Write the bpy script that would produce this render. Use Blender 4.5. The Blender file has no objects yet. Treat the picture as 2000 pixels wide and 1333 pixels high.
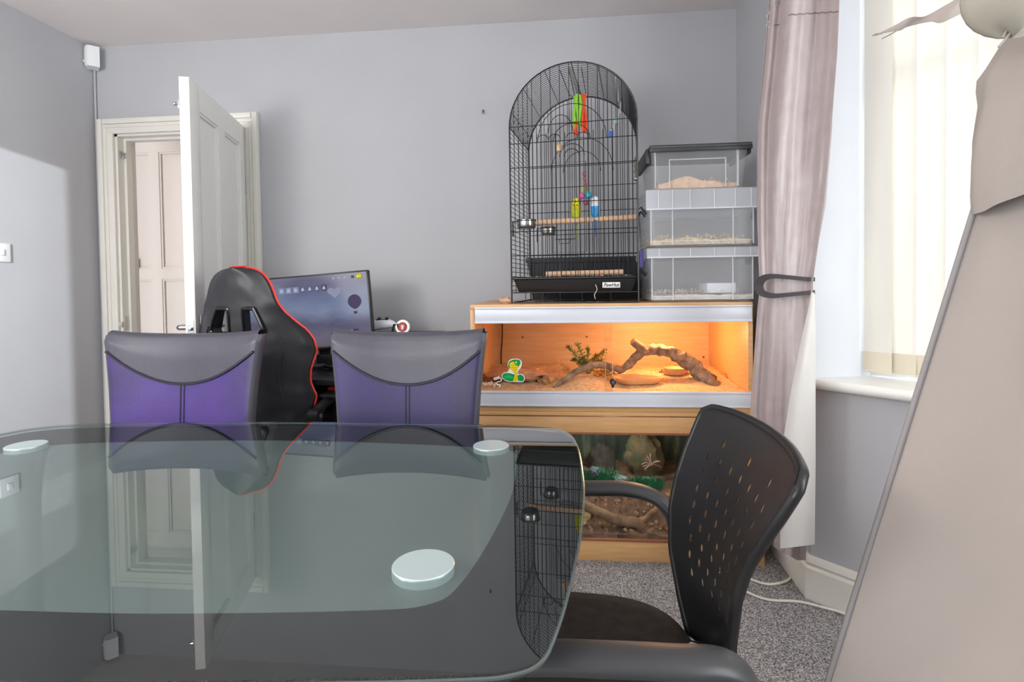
import bpy, bmesh, math, random
from math import sin, cos, pi, radians, sqrt
from mathutils import Vector, Matrix, noise

random.seed(7)
SC = bpy.context.scene
COL = SC.collection

# ------------------------------------------------------------------ camera
F_PX, PITCH, ROLL, YAW, SHIFT, EYE = 1072.66, 0.02396, 0.01424, 0.09625, -86.1, 1.1193
fw = Vector((-sin(YAW), cos(YAW), 0)); rt = Vector((cos(YAW), sin(YAW), 0)); up = Vector((0, 0, 1))
f2 = fw * cos(PITCH) - up * sin(PITCH); u2 = up * cos(PITCH) + fw * sin(PITCH)
r3 = rt * cos(ROLL) - u2 * sin(ROLL); u3 = u2 * cos(ROLL) + rt * sin(ROLL)
cam_data = bpy.data.cameras.new('camera'); cam = bpy.data.objects.new('camera', cam_data); COL.objects.link(cam)
cam_data.sensor_width = 36; cam_data.lens = F_PX / 2000 * 36; cam_data.shift_y = SHIFT / 2000
cam_data.clip_start = 0.02; cam_data.clip_end = 60
mw = Matrix((r3, u3, -f2)).transposed().to_4x4(); mw.translation = (0, 0, EYE)
cam.matrix_world = mw
SC.camera = cam

def at(px, py, y):
    """the point of the photograph's pixel that lies on the plane Y = y"""
    d = f2 * F_PX + r3 * (px - 1000) - u3 * (py - 666.5 - SHIFT)
    return Vector((0, 0, EYE)) + d * (y / d.y)
def atz(px, py, z):
    d = f2 * F_PX + r3 * (px - 1000) - u3 * (py - 666.5 - SHIFT)
    return Vector((0, 0, EYE)) + d * ((z - EYE) / d.z)

# ------------------------------------------------------------------ light, world, exposure
SC.view_settings.view_transform = 'Standard'; SC.view_settings.look = 'None'
SC.view_settings.gamma = 1; SC.view_settings.use_curve_mapping = False
SC.view_settings.exposure = 0.42
W_ = bpy.data.worlds.new('overcast sky'); SC.world = W_; W_.use_nodes = True
bg = W_.node_tree.nodes['Background']; bg.inputs[0].default_value = (0.93, 0.97, 1.0, 1); bg.inputs[1].default_value = 2.3

def area_light(name, loc, target, sx, sy, power, color=(1, 1, 1)):
    l = bpy.data.lights.new(name, 'AREA'); l.shape = 'RECTANGLE'; l.size = sx; l.size_y = sy; l.energy = power; l.color = color
    o = bpy.data.objects.new(name, l); COL.objects.link(o); o.location = loc
    o.rotation_euler = (Vector(target) - Vector(loc)).to_track_quat('-Z', 'Y').to_euler()
    return o
area_light('daylight_side_window', (1.62, 1.92, 1.55), (0.6, 0.95, 1.3), 0.95, 1.4, 16, (0.93, 0.96, 1.0))
area_light('assumed_front_window_light', (1.86, 0.5, 1.5), (-1.0, 0.7, 1.2), 1.3, 1.4, 34, (0.94, 0.97, 1.0))  # room light added outside an assumed, unseen front bay window
area_light('added_rear_fill', (-1.65, -1.62, 1.5), (-1.2, 2.5, 1.3), 1.7, 1.4, 36, (1.0, 0.985, 0.97))  # frontal fill added behind the viewpoint, set in an unseen window

def point_light(name, loc, power, color, r=0.03):
    l = bpy.data.lights.new(name, 'POINT'); l.energy = power; l.color = color; l.shadow_soft_size = r
    o = bpy.data.objects.new(name, l); COL.objects.link(o); o.location = loc
    return o
point_light('added_hall_light', (-1.7, 3.2, 2.3), 1.5, (1.0, 0.84, 0.74), 0.1)  # unseen light added to brighten the hall
point_light('added_ceiling_fill', (-1.75, 0.05, 1.60), 40, (1.0, 0.965, 0.93), 0.24)  # fill light added out of view to even out the ceiling
point_light('added_terrarium_light', (0.2, 2.42, 0.50), 1.8, (0.95, 1.0, 0.95), 0.03)  # light added to brighten the terrarium contents
sp = bpy.data.lights.new('added_wall_patch_spot', 'SPOT'); sp.energy = 3600; sp.color = (0.95, 0.97, 1.0); sp.spot_size = radians(44); sp.spot_blend = 0.1; sp.shadow_soft_size = 0.012  # unseen spotlight added outside the rear window, makes the left wall's bright patch
spo = bpy.data.objects.new('added_wall_patch_spot', sp); COL.objects.link(spo); spo.location = (0.965, -6.0, 2.64)
spo.rotation_euler = (Vector((-2.3, 3.4, 1.0)) - spo.location).to_track_quat('-Z', 'Y').to_euler()
point_light('vivarium_heat_lamp', (0.42, 2.46, 0.925), 5.2, (1.0, 0.52, 0.20), 0.03)

# ------------------------------------------------------------------ helpers: materials
def lin(c):
    r = []
    for x in c:
        x = x / 255.0
        r.append(x / 12.92 if x <= 0.04045 else ((x + 0.055) / 1.055) ** 2.4)
    return (r[0], r[1], r[2], 1.0)
MATS = {}
def nodes_of(name):
    m = bpy.data.materials.new(name); m.use_nodes = True; MATS[name] = m
    nt = m.node_tree
    return m, nt, nt.nodes['Principled BSDF'], nt.nodes['Material Output']
def mat(name, col, rough=0.5, metal=0.0, var=0.0, vscale=8.0, bump=0.0, bscale=60.0, col2=None, stretch=(1, 1, 1), coat=0.0, sheen=0.0, spec=0.5, detail=4):
    if name in MATS: return MATS[name]
    m, nt, b, out = nodes_of(name)
    b.inputs['Roughness'].default_value = rough; b.inputs['Metallic'].default_value = metal
    b.inputs['Coat Weight'].default_value = coat; b.inputs['Sheen Weight'].default_value = sheen
    b.inputs['Specular IOR Level'].default_value = spec
    c = lin(col)
    b.inputs['Base Color'].default_value = c
    if var or col2 or bump:
        tc = nt.nodes.new('ShaderNodeTexCoord'); mp = nt.nodes.new('ShaderNodeMapping'); mp.inputs['Scale'].default_value = stretch
        nt.links.new(tc.outputs['Object'], mp.inputs[0])
    if var or col2:
        n = nt.nodes.new('ShaderNodeTexNoise'); n.inputs['Scale'].default_value = vscale; n.inputs['Detail'].default_value = detail
        nt.links.new(mp.outputs[0], n.inputs['Vector'])
        r = nt.nodes.new('ShaderNodeValToRGB'); r.color_ramp.elements[0].position = 0.32; r.color_ramp.elements[1].position = 0.68
        if col2: c1, c2 = c, lin(col2)
        else:
            c1 = tuple(max(0, x * (1 - var)) for x in c[:3]) + (1,); c2 = tuple(min(1, x * (1 + var)) for x in c[:3]) + (1,)
        r.color_ramp.elements[0].color = c1; r.color_ramp.elements[1].color = c2
        nt.links.new(n.outputs['Fac'], r.inputs[0]); nt.links.new(r.outputs[0], b.inputs['Base Color'])
    if bump:
        n2 = nt.nodes.new('ShaderNodeTexNoise'); n2.inputs['Scale'].default_value = bscale; n2.inputs['Detail'].default_value = 3
        nt.links.new(mp.outputs[0], n2.inputs['Vector'])
        bp = nt.nodes.new('ShaderNodeBump'); bp.inputs['Strength'].default_value = bump; bp.inputs['Distance'].default_value = 0.004
        nt.links.new(n2.outputs['Fac'], bp.inputs['Height']); nt.links.new(bp.outputs[0], b.inputs['Normal'])
    return m
def glass(name, tint, ior=1.45, rough=0.0, milky=0.0, milk=(235, 240, 245), milk_rough=0.35):
    """thin sheet glass or clear plastic: see-through, with a Fresnel reflection and an optional milky body"""
    if name in MATS: return MATS[name]
    m, nt, b, out = nodes_of(name)
    tr = nt.nodes.new('ShaderNodeBsdfTransparent'); tr.inputs[0].default_value = tuple(tint) + (1,)
    gl = nt.nodes.new('ShaderNodeBsdfGlossy'); gl.inputs['Roughness'].default_value = rough
    fr = nt.nodes.new('ShaderNodeFresnel'); fr.inputs[0].default_value = ior
    base = tr
    if milky:
        b.inputs['Base Color'].default_value = lin(milk); b.inputs['Roughness'].default_value = milk_rough
        tl = nt.nodes.new('ShaderNodeBsdfTranslucent'); tl.inputs[0].default_value = lin(milk)
        mm = nt.nodes.new('ShaderNodeMixShader'); mm.inputs[0].default_value = 0.25
        nt.links.new(b.outputs[0], mm.inputs[1]); nt.links.new(tl.outputs[0], mm.inputs[2])
        mx = nt.nodes.new('ShaderNodeMixShader'); mx.inputs[0].default_value = milky
        nt.links.new(tr.outputs[0], mx.inputs[1]); nt.links.new(mm.outputs[0], mx.inputs[2]); base = mx
    # front faces reflect by Fresnel; from behind the sheet the same curve (IOR kept above 1)
    geo = nt.nodes.new('ShaderNodeNewGeometry'); mr = nt.nodes.new('ShaderNodeMix'); mr.data_type = 'FLOAT'
    mr.inputs['A'].default_value = ior; mr.inputs['B'].default_value = 1.0 / ior
    nt.links.new(geo.outputs['Backfacing'], mr.inputs['Factor'])
    fr2 = nt.nodes.new('ShaderNodeMath'); fr2.operation = 'MULTIPLY'
    inv = nt.nodes.new('ShaderNodeMath'); inv.operation = 'SUBTRACT'; inv.inputs[0].default_value = 1
    nt.links.new(geo.outputs['Backfacing'], inv.inputs[1])
    nt.links.new(fr.outputs[0], fr2.inputs[0]); nt.links.new(inv.outputs[0], fr2.inputs[1])
    ms = nt.nodes.new('ShaderNodeMixShader')
    nt.links.new(fr2.outputs[0], ms.inputs[0]); nt.links.new(base.outputs[0], ms.inputs[1]); nt.links.new(gl.outputs[0], ms.inputs[2])
    nt.links.new(ms.outputs[0], out.inputs[0])
    return m
def cloth(name, col, trans=0.5, rough=0.8, var=0.0, vscale=20.0, sheen=0.0, bump=0.0):
    """cloth that lets light through"""
    m = mat(name, col, rough, var=var, vscale=vscale, sheen=sheen, bump=bump, bscale=400)
    nt = m.node_tree; b = nt.nodes['Principled BSDF']; out = nt.nodes['Material Output']
    tl = nt.nodes.new('ShaderNodeBsdfTranslucent'); tl.inputs[0].default_value = lin(col)
    ms = nt.nodes.new('ShaderNodeMixShader'); ms.inputs[0].default_value = trans
    nt.links.new(b.outputs[0], ms.inputs[1]); nt.links.new(tl.outputs[0], ms.inputs[2]); nt.links.new(ms.outputs[0], out.inputs[0])
    return m
def glow(name, col, strength=1.0):
    if name in MATS: return MATS[name]
    m, nt, b, out = nodes_of(name)
    e = nt.nodes.new('ShaderNodeEmission'); e.inputs[0].default_value = lin(col); e.inputs[1].default_value = strength
    nt.links.new(e.outputs[0], out.inputs[0])
    return m

# ------------------------------------------------------------------ helpers: geometry
class MB:
    def __init__(s): s.v = []; s.f = []; s.m = []
    def add(s, vs, fs, mi=0):
        o = len(s.v); s.v += [Vector(p) for p in vs]
        for q in fs: s.f.append([i + o for i in q]); s.m.append(mi)
        return s
    def merge(s, other, M=None, mi=None):
        o = len(s.v); s.v += [(M @ p if M else p.copy()) for p in other.v]
        for q, k in zip(other.f, other.m): s.f.append([i + o for i in q]); s.m.append(k if mi is None else mi)
        return s
    def box(s, x0, x1, y0, y1, z0, z1, bev=0.0, mi=0, M=None, seg=2):
        if bev <= 0:
            vs = [(x0,y0,z0),(x1,y0,z0),(x1,y1,z0),(x0,y1,z0),(x0,y0,z1),(x1,y0,z1),(x1,y1,z1),(x0,y1,z1)]
            fs = [(3,2,1,0),(4,5,6,7),(0,1,5,4),(1,2,6,5),(2,3,7,6),(3,0,4,7)]
        else:
            bm = bmesh.new(); bmesh.ops.create_cube(bm, size=1)
            for v in bm.verts:
                v.co = Vector((x0 + (v.co.x + .5) * (x1 - x0), y0 + (v.co.y + .5) * (y1 - y0), z0 + (v.co.z + .5) * (z1 - z0)))
            bmesh.ops.bevel(bm, geom=bm.edges[:], offset=bev, segments=seg, affect='EDGES', profile=0.5)
            bm.verts.index_update(); vs = [v.co.copy() for v in bm.verts]; fs = [[v.index for v in f.verts] for f in bm.faces]; bm.free()
        if M: vs = [M @ Vector(p) for p in vs]
        return s.add(vs, fs, mi)
    def tube(s, path, r, n=8, closed=False, mi=0, caps=True, jitter=0.0, js=30.0):
        P = [Vector(p) for p in path]; N = len(P)
        R = r if isinstance(r, (list, tuple)) else [r] * N
        o = len(s.v); ref = None
        for i in range(N):
            a = P[(i - 1) % N] if (closed or i > 0) else P[i]; b = P[(i + 1) % N] if (closed or i < N - 1) else P[i]
            t = (b - a)
            t = t.normalized() if t.length > 1e-9 else Vector((0, 0, 1))
            if ref is None:
                ref = Vector((0, 0, 1)) if abs(t.z) < 0.9 else Vector((1, 0, 0))
            x = ref - t * ref.dot(t)
            if x.length < 1e-6: x = t.orthogonal()
            x.normalize(); ref = x; y = t.cross(x)
            for k in range(n):
                a2 = 2 * pi * k / n; rr = R[i]
                d = x * cos(a2) + y * sin(a2)
                if jitter: rr *= 1 + jitter * noise.noise((P[i] + d * rr) * js)
                s.v.append(P[i] + d * rr)
        last = N if closed else N - 1
        for i in range(last):
            j = (i + 1) % N
            for k in range(n):
                k2 = (k + 1) % n
                s.f.append([o + i*n + k, o + i*n + k2, o + j*n + k2, o + j*n + k]); s.m.append(mi)
        if caps and not closed:
            s.f.append([o + k for k in range(n)][::-1]); s.m.append(mi)
            s.f.append([o + (N-1)*n + k for k in range(n)]); s.m.append(mi)
        return s
    def lathe(s, prof, n=24, M=None, mi=0):
        o = len(s.v)
        for (r, z) in prof:
            for k in range(n):
                a = 2 * pi * k / n; p = Vector((r * cos(a), r * sin(a), z)); s.v.append(M @ p if M else p)
        for i in range(len(prof) - 1):
            for k in range(n):
                k2 = (k + 1) % n; s.f.append([o + i*n + k, o + i*n + k2, o + (i+1)*n + k2, o + (i+1)*n + k]); s.m.append(mi)
        if prof[0][0] > 1e-5: s.f.append([o + k for k in range(n)][::-1]); s.m.append(mi)
        if prof[-1][0] > 1e-5: s.f.append([o + (len(prof)-1)*n + k for k in range(n)]); s.m.append(mi)
        return s
    def prism(s, poly, z0, z1, mi=0, M=None):
        n = len(poly); vs = [Vector((p[0], p[1], z0)) for p in poly] + [Vector((p[0], p[1], z1)) for p in poly]
        if M: vs = [M @ p for p in vs]
        fs = [list(range(n))[::-1], list(range(n, 2*n))] + [[i, (i+1) % n, n + (i+1) % n, n + i] for i in range(n)]
        return s.add(vs, fs, mi)
    def ring(s, outer, inner, z0, z1, mi=0):
        n = len(outer); vs = [(p[0], p[1], z) for z in (z0, z1) for p in outer] + [(p[0], p[1], z) for z in (z0, z1) for p in inner]
        fs = []
        for i in range(n):
            j = (i + 1) % n
            fs += [[i, j, n+j, n+i], [2*n+j, 2*n+i, 3*n+i, 3*n+j], [n+i, n+j, 3*n+j, 3*n+i], [j, i, 2*n+i, 2*n+j]]
        return s.add(vs, fs, mi)
    def grid(s, G, mi=0, closed_u=False, flip=False):
        o = len(s.v); R = len(G); C = len(G[0])
        for row in G: s.v += [Vector(p) for p in row]
        for i in range(R - 1):
            for j in range(C if closed_u else C - 1):
                j2 = (j + 1) % C; q = [o + i*C + j, o + i*C + j2, o + (i+1)*C + j2, o + (i+1)*C + j]
                s.f.append(q[::-1] if flip else q); s.m.append(mi)
        return s
    def sheet(s, G, th, mi=0):
        """a grid given thickness th along its own normals, closed all round"""
        R = len(G); C = len(G[0]); G = [[Vector(p) for p in r] for r in G]; B = []
        for i in range(R):
            row = []
            for j in range(C):
                du = G[i][min(j+1, C-1)] - G[i][max(j-1, 0)]; dv = G[min(i+1, R-1)][j] - G[max(i-1, 0)][j]
                nn = du.cross(dv); nn = nn.normalized() if nn.length > 1e-12 else Vector((0, 0, 1))
                row.append(G[i][j] - nn * th)
            B.append(row)
        o = len(s.v); s.grid(G, mi); s.grid(B, mi, flip=True); k = R * C
        for i in range(R - 1):
            for j in (0, C - 1):
                a, b = o + i*C + j, o + (i+1)*C + j
                s.f.append([a, b, k+b, k+a] if j == 0 else [b, a, k+a, k+b]); s.m.append(mi)
        for j in range(C - 1):
            for i in (0, R - 1):
                a, b = o + i*C + j, o + i*C + j + 1
                s.f.append([b, a, k+a, k+b] if i == 0 else [a, b, k+b, k+a]); s.m.append(mi)
        return s
    def ball(s, c, r, seg=14, rings=9, mi=0, sc=(1, 1, 1), M=None):
        T = Matrix.Translation(c) @ (M.to_4x4() if M else Matrix()) @ Matrix.Diagonal((sc[0]*r, sc[1]*r, sc[2]*r, 1))
        prof = [(max(1e-6, sin(pi * i / rings)), -cos(pi * i / rings)) for i in range(rings + 1)]
        return s.lathe(prof, seg, T, mi)
    def rock(s, c, size, seed=0, amt=0.25, fr=2.0, sub=3, flat=None, mi=0, M=None):
        bm = bmesh.new(); bmesh.ops.create_icosphere(bm, subdivisions=sub, radius=1)
        off = Vector((seed * 3.7, seed * 1.3, seed * 7.1)); c = Vector(c)
        vs = []
        for v in bm.verts:
            d = v.co.normalized(); k = 1 + amt * noise.noise(d * fr + off) + amt * 0.5 * noise.noise(d * fr * 2.7 + off)
            p = Vector((d.x * size[0], d.y * size[1], d.z * size[2])) * k
            if flat is not None: p.z = max(p.z, -size[2] * flat)
            vs.append((M @ p if M else p) + c)
        bm.verts.index_update(); fs = [[v.index for v in f.verts] for f in bm.faces]; bm.free()
        return s.add(vs, fs, mi)

MWD = {}
def link(o, parent, M):
    COL.objects.link(o)
    if parent: o.parent = parent
    MWD[o.name] = M
def obj(name, mb, m, parent=None, world=True, smooth=40, kind=None):
    """ONE mesh object from a builder; vertices are in world space unless world=False (then in the parent's space)"""
    me = bpy.data.meshes.new(name)
    if parent:
        PM = MWD[parent.name]; M = PM
        vs = [PM.inverted() @ p for p in mb.v] if world else mb.v
        loc = None
    else:
        xs = [p.x for p in mb.v]; ys = [p.y for p in mb.v]; zs = [p.z for p in mb.v]
        loc = Vector(((min(xs) + max(xs)) / 2, (min(ys) + max(ys)) / 2, min(zs))); vs = [p - loc for p in mb.v]; M = Matrix.Translation(loc)
    me.from_pydata([tuple(p) for p in vs], [], mb.f)
    ml = m if isinstance(m, (list, tuple)) else [m]
    for x in ml: me.materials.append(x)
    me.polygons.foreach_set('material_index', mb.m)
    if smooth:
        me.polygons.foreach_set('use_smooth', [True] * len(me.polygons)); me.set_sharp_from_angle(angle=radians(smooth))
    me.update()
    o = bpy.data.objects.new(name, me)
    if loc is not None: o.location = loc
    link(o, parent, M)
    if kind: o['kind'] = kind
    return o
def thing(name, label, cat, loc, rz=0.0, group=None):
    o = bpy.data.objects.new(name, None); o.empty_display_size = 0.05; o.location = loc; o.rotation_euler = (0, 0, rz)
    link(o, None, Matrix.Translation(loc) @ Matrix.Rotation(rz, 4, 'Z'))
    return tag(o, label, cat, group)
def tag(o, label, cat, group=None):
    o['label'] = label; o['category'] = cat
    if group: o['group'] = group
    return o
def struct(name, mb, m, parent=None, smooth=40):
    o = obj(name, mb, m, parent, smooth=smooth)
    if not parent: o['kind'] = 'structure'
    return o
def plabel(o, t): o['label'] = t; return o
def copy_thing(root, loc, rz, label):
    c = root.copy(); COL.objects.link(c); c.location = loc; c.rotation_euler = (0, 0, rz); c['label'] = label
    def kids(src, dst):
        for ch in list(src.children):
            d = ch.copy(); COL.objects.link(d); d.parent = dst; kids(ch, d)
    kids(root, c)
    return c
def cat_rom(pts, per=8, closed=False):
    P = [Vector(p) for p in pts]; n = len(P); out = []
    rng = range(n) if closed else range(n - 1)
    for i in rng:
        if closed: a, b, c, d = P[(i-1) % n], P[i], P[(i+1) % n], P[(i+2) % n]
        else: a, b, c, d = P[max(i-1, 0)], P[i], P[i+1], P[min(i+2, n-1)]
        for k in range(per):
            t = k / per
            out.append(0.5 * ((2*b) + (c - a)*t + (2*a - 5*b + 4*c - d)*t*t + (3*b - a - 3*c + d)*t**3))
    if not closed: out.append(P[-1])
    return out
def lerp(a, b, t): return a + (b - a) * t
def interp(tab, x):
    for (x0, y0), (x1, y1) in zip(tab, tab[1:]):
        if x <= x1: return lerp(y0, y1, max(0, min(1, (x - x0) / (x1 - x0 + 1e-12))))
    return tab[-1][1]
def cut(o, cutters_mb):
    """boolean-subtract a builder (same space as the object's mesh) from an object"""
    me = bpy.data.meshes.new('cut'); me.from_pydata([tuple(p) for p in cutters_mb.v], [], cutters_mb.f)
    c = bpy.data.objects.new('cut', me); COL.objects.link(c); c.matrix_world = MWD[o.name]
    md = o.modifiers.new('b', 'BOOLEAN'); md.operation = 'DIFFERENCE'; md.object = c; md.solver = 'EXACT'
    bpy.context.view_layer.update(); dg = bpy.context.evaluated_depsgraph_get()
    new = bpy.data.meshes.new_from_object(o.evaluated_get(dg)); o.modifiers.clear(); old = o.data; o.data = new
    bpy.data.objects.remove(c); bpy.data.meshes.remove(old)
    new.polygons.foreach_set('use_smooth', [True] * len(new.polygons)); new.set_sharp_from_angle(angle=radians(40))

# ------------------------------------------------------------------ materials
m_wall = mat('grey wall paint', (185, 186, 190), 0.85, var=0.02, vscale=3, bump=0.05, bscale=120)
m_ceil = mat('ceiling paint', (232, 224, 223), 0.9, var=0.02, vscale=2)
m_white = mat('white gloss paint', (236, 235, 230), 0.3, var=0.015, vscale=5)
m_cream = mat('cream gloss paint', (230, 227, 219), 0.32, var=0.02, vscale=5)
m_hall = mat('hall door paint', (226, 214, 206), 0.45)
m_upvc = mat('white plastic', (238, 240, 242), 0.35)
m_chrome = mat('chrome', (200, 200, 205), 0.12, 1.0)
m_steel = mat('brushed steel', (176, 174, 170), 0.25, 1.0)
m_black = mat('black plastic', (26, 26, 28), 0.45)
m_wire = mat('black wire', (30, 30, 33), 0.4)
m_grey = mat('grey plastic', (92, 92, 92), 0.5)

def carpet():
    m, nt, b, out = nodes_of('speckled grey carpet')
    tc = nt.nodes.new('ShaderNodeTexCoord')
    n = nt.nodes.new('ShaderNodeTexNoise'); n.inputs['Scale'].default_value = 260; n.inputs['Detail'].default_value = 2
    n2 = nt.nodes.new('ShaderNodeTexNoise'); n2.inputs['Scale'].default_value = 6; n2.inputs['Detail'].default_value = 3
    nt.links.new(tc.outputs['Object'], n.inputs['Vector']); nt.links.new(tc.outputs['Object'], n2.inputs['Vector'])
    r = nt.nodes.new('ShaderNodeValToRGB'); e = r.color_ramp.elements
    e[0].position = 0.36; e[0].color = lin((84, 80, 82)); e[1].position = 0.64; e[1].color = lin((214, 208, 206))
    k = r.color_ramp.elements.new(0.5); k.color = lin((150, 145, 145))
    mx = nt.nodes.new('ShaderNodeMix'); mx.data_type = 'RGBA'; mx.blend_type = 'MULTIPLY'; mx.inputs['Factor'].default_value = 0.35
    nt.links.new(n.outputs['Fac'], r.inputs[0]); nt.links.new(r.outputs[0], mx.inputs['A']); nt.links.new(n2.outputs['Fac'], mx.inputs['B'])
    nt.links.new(mx.outputs['Result'], b.inputs['Base Color']); b.inputs['Roughness'].default_value = 0.95
    bp = nt.nodes.new('ShaderNodeBump'); bp.inputs['Strength'].default_value = 0.6; bp.inputs['Distance'].default_value = 0.006
    nt.links.new(n.outputs['Fac'], bp.inputs['Height']); nt.links.new(bp.outputs[0], b.inputs['Normal'])
    return m
m_carpet = carpet()
m_wood = mat('beech laminate', (214, 168, 116), 0.42, col2=(202, 154, 102), vscale=6, stretch=(1.2, 9, 14), detail=6)
m_wood_in = mat('beech laminate inside', (212, 180, 140), 0.5, col2=(200, 164, 122), vscale=6, stretch=(1.2, 9, 14), detail=6)

# ------------------------------------------------------------------ the room
D = 2.88; XL = -2.62; XR = 0.87; ZC = 2.48; YB = -1.5
CX, CY = 0.85, 2.0                       # corner where the bay begins
bd = Vector((0.678, -0.735, 0))          # direction of the bay's side wall
bn = Vector((-0.735, -0.678, 0))         # its normal, into the room
WX, WY = 1.064, 2.04                     # near jamb of the side window
OX0, OX1, OZ = -2.515, -1.720, 2.0       # door opening

struct('floor', MB().box(XL - .1, 2.0, YB - .1, D + .15, -0.06, 0), m_carpet)
struct('ceiling', MB().box(XL - .1, 2.0, YB - .1, D + .15, ZC, ZC + .06), m_ceil)
struct('wall_left', MB().box(XL - .1, XL, YB - .1, D + .13, 0, ZC), m_wall)
b = MB(); b.box(XL, OX0, D, D + .13, 0, ZC); b.box(OX1, XR + .1, D, D + .13, 0, ZC); b.box(OX0, OX1, D, D + .13, OZ, ZC)
struct('wall_back', b, m_wall)
b = MB(); b.prism([(CX, CY), (XR, D), (XR + .25, D), (XR + .25, CY + .09), (WX, WY + .02), (WX - .01, WY)], 0, ZC)
struct('wall_right', b, m_wall)
# bay side wall below the sill and above the window head
L1 = 1.04
p0 = Vector((CX, CY, 0)); p1 = p0 + bd * L1; w0 = Vector((WX, WY, 0)); w1 = w0 + bd * 1.0
b = MB(); b.prism([p0, p1, w1, w0][::-1], 0, 0.745); b.prism([p0, p1, w1, w0][::-1], 2.3, ZC)
struct('wall_bay_side', b, m_wall)
fy0 = p1.y; fx = p1.x
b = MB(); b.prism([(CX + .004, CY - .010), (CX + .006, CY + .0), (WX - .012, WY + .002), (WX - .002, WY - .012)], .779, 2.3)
struct('trim_3', b, mat('painted window light on reveal', (226, 229, 234), .7))  # thin skin on the reveal; window light is painted into its pale colour
b = MB(); b.box(fx, fx + .2, -.3, fy0, 0, .745); b.box(fx, fx + .2, -.3, fy0, 2.3, ZC); b.box(fx, fx + .2, -.36, -.26, .745, 2.3)
b.prism([p1, w1 + bd * .0 + Vector((.08, 0, 0)), Vector((fx + .2, fy0 - .06, 0)), Vector((fx, fy0 - .04, 0))], 0.745, 2.3)
struct('wall_bay_front', b, m_wall)
b = MB(); b.box(XR, fx + .2, -.46, -.36, 0, ZC); b.box(XR, XR + .1, YB, -.4, 0, ZC)
struct('wall_bay_rear', b, m_wall)
b = MB(); b.box(XL, -2.5, YB - .1, YB, 0, ZC); b.box(-.8, XR, YB - .1, YB, 0, ZC); b.box(-2.5, -.8, YB - .1, YB, 0, .8); b.box(-2.5, -.8, YB - .1, YB, 2.25, ZC)
struct('wall_front', b, m_wall)

def moulding(path, h=0.15, th=0.022, name='baseboard', prof=None):
    """skirting along a polyline (room on the left-hand side of the path)"""
    prof = prof or [(0, 0), (th, 0), (th, h * .72), (th * .9, h * .75), (th * .55, h * .80), (th * .75, h * .86), (th * .6, h * .93), (th * .25, h), (0, h)]
    P = [Vector(p) for p in path]; G = []
    for i, p in enumerate(P):
        d0 = (P[i] - P[i-1]).normalized() if i else (P[1] - P[0]).normalized()
        d1 = (P[i+1] - P[i]).normalized() if i < len(P) - 1 else d0
        n0 = Vector((-d0.y, d0.x, 0)); n1 = Vector((-d1.y, d1.x, 0)); nn = (n0 + n1); nn = nn / max(0.3, nn.dot(n0))
        G.append([p + nn * a + Vector((0, 0, z)) for a, z in prof])
    b = MB(); b.grid([list(r) for r in zip(*G)]); n = len(prof)
    b.f.append([r * len(P) for r in range(n)]); b.m.append(0)
    b.f.append([r * len(P) + len(P) - 1 for r in range(n)][::-1]); b.m.append(0)
    return b
struct('baseboard_right', moulding([p1 - bd * .02, p0, (XR, D, 0)]), m_cream)
struct('baseboard_back', moulding([(XR - .03, D, 0), (OX1 + .09, D, 0)]), m_white)
struct('baseboard_left', moulding([(XL, D, 0), (XL, YB, 0)]), m_white)

# window sill along the bay
def sill():
    o = bn * .045
    pts = [p0 + o - bd * .03, p1 + o, w1, w0 + Vector((-.02, .01, 0))]
    b = MB(); prof = []
    a, c = pts[0], pts[1]
    dirn = (c - a).normalized()
    inn = -bn
    rows = []
    for k in range(9):
        t = pi * k / 8
        rows.append((-sin(t) * .016, .762 - cos(t) * .017))
    G = [[a + inn * (r[0] + .016) + Vector((0, 0, r[1])), c + inn * (r[0] + .016) + Vector((0, 0, r[1]))] for r in rows]
    b.grid([list(r) for r in G], flip=True)
    b.prism([a + inn * .016, c + inn * .016, pts[2], pts[3]][::-1], .745, .779)
    return b
struct('trim_1', sill(), m_white)

# window behind the blind: frame, sash bars, glass
win = MB()
def wbar(t0, t1, z0, z1, d0=-.0, d1=.06, m=win):
    q = [w0 + bd * t0 - bn * d0, w0 + bd * t1 - bn * d0, w0 + bd * t1 - bn * d1, w0 + bd * t0 - bn * d1]
    m.prism([(p.x, p.y) for p in q], z0, z1)
wbar(0, .06, .779, 2.3); wbar(.94, 1.0, .779, 2.3); wbar(.06, .94, .779, .85); wbar(.06, .94, 2.24, 2.3); wbar(.06, .94, 1.78, 1.83)
w_o = struct('window_1', win, m_upvc)
pane = MB(); wbar(.06, .94, .85, 2.24, .028, .032, pane)
obj('pane', pane, glass('window glass', (.97, .98, .98)), w_o)
fr = MB(); X0 = fx + .12
for (a, c, z0, z1) in ((-.26, -.2, .745, 2.3), (fy0 - .12, fy0 - .06, .745, 2.3), (-.2, fy0 - .12, .745, .81), (-.2, fy0 - .12, 2.24, 2.3), (.42, .48, .81, 2.24)):
    fr.box(X0, X0 + .05, a, c, z0, z1)
w2 = struct('window_2', fr, m_upvc)  # front bay window out of view, assumed
obj('pane', MB().box(X0 + .022, X0 + .026, -.2, fy0 - .12, .81, 2.24), MATS['window glass'], w2)
fr = MB()
for (a, c, z0, z1) in ((-2.5, -2.44, .8, 2.25), (-.86, -.8, .8, 2.25), (-2.44, -.86, .8, .86), (-2.44, -.86, 2.19, 2.25), (-1.68, -1.62, .86, 2.19)):
    fr.box(a, c, YB - .08, YB - .03, z0, z1)
w3 = struct('added_rear_window', fr, m_upvc)  # unseen window added to carry the frontal fill
obj('pane', MB().box(-2.44, -.86, YB - .056, YB - .052, .86, 2.19), MATS['window glass'], w3)

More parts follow.
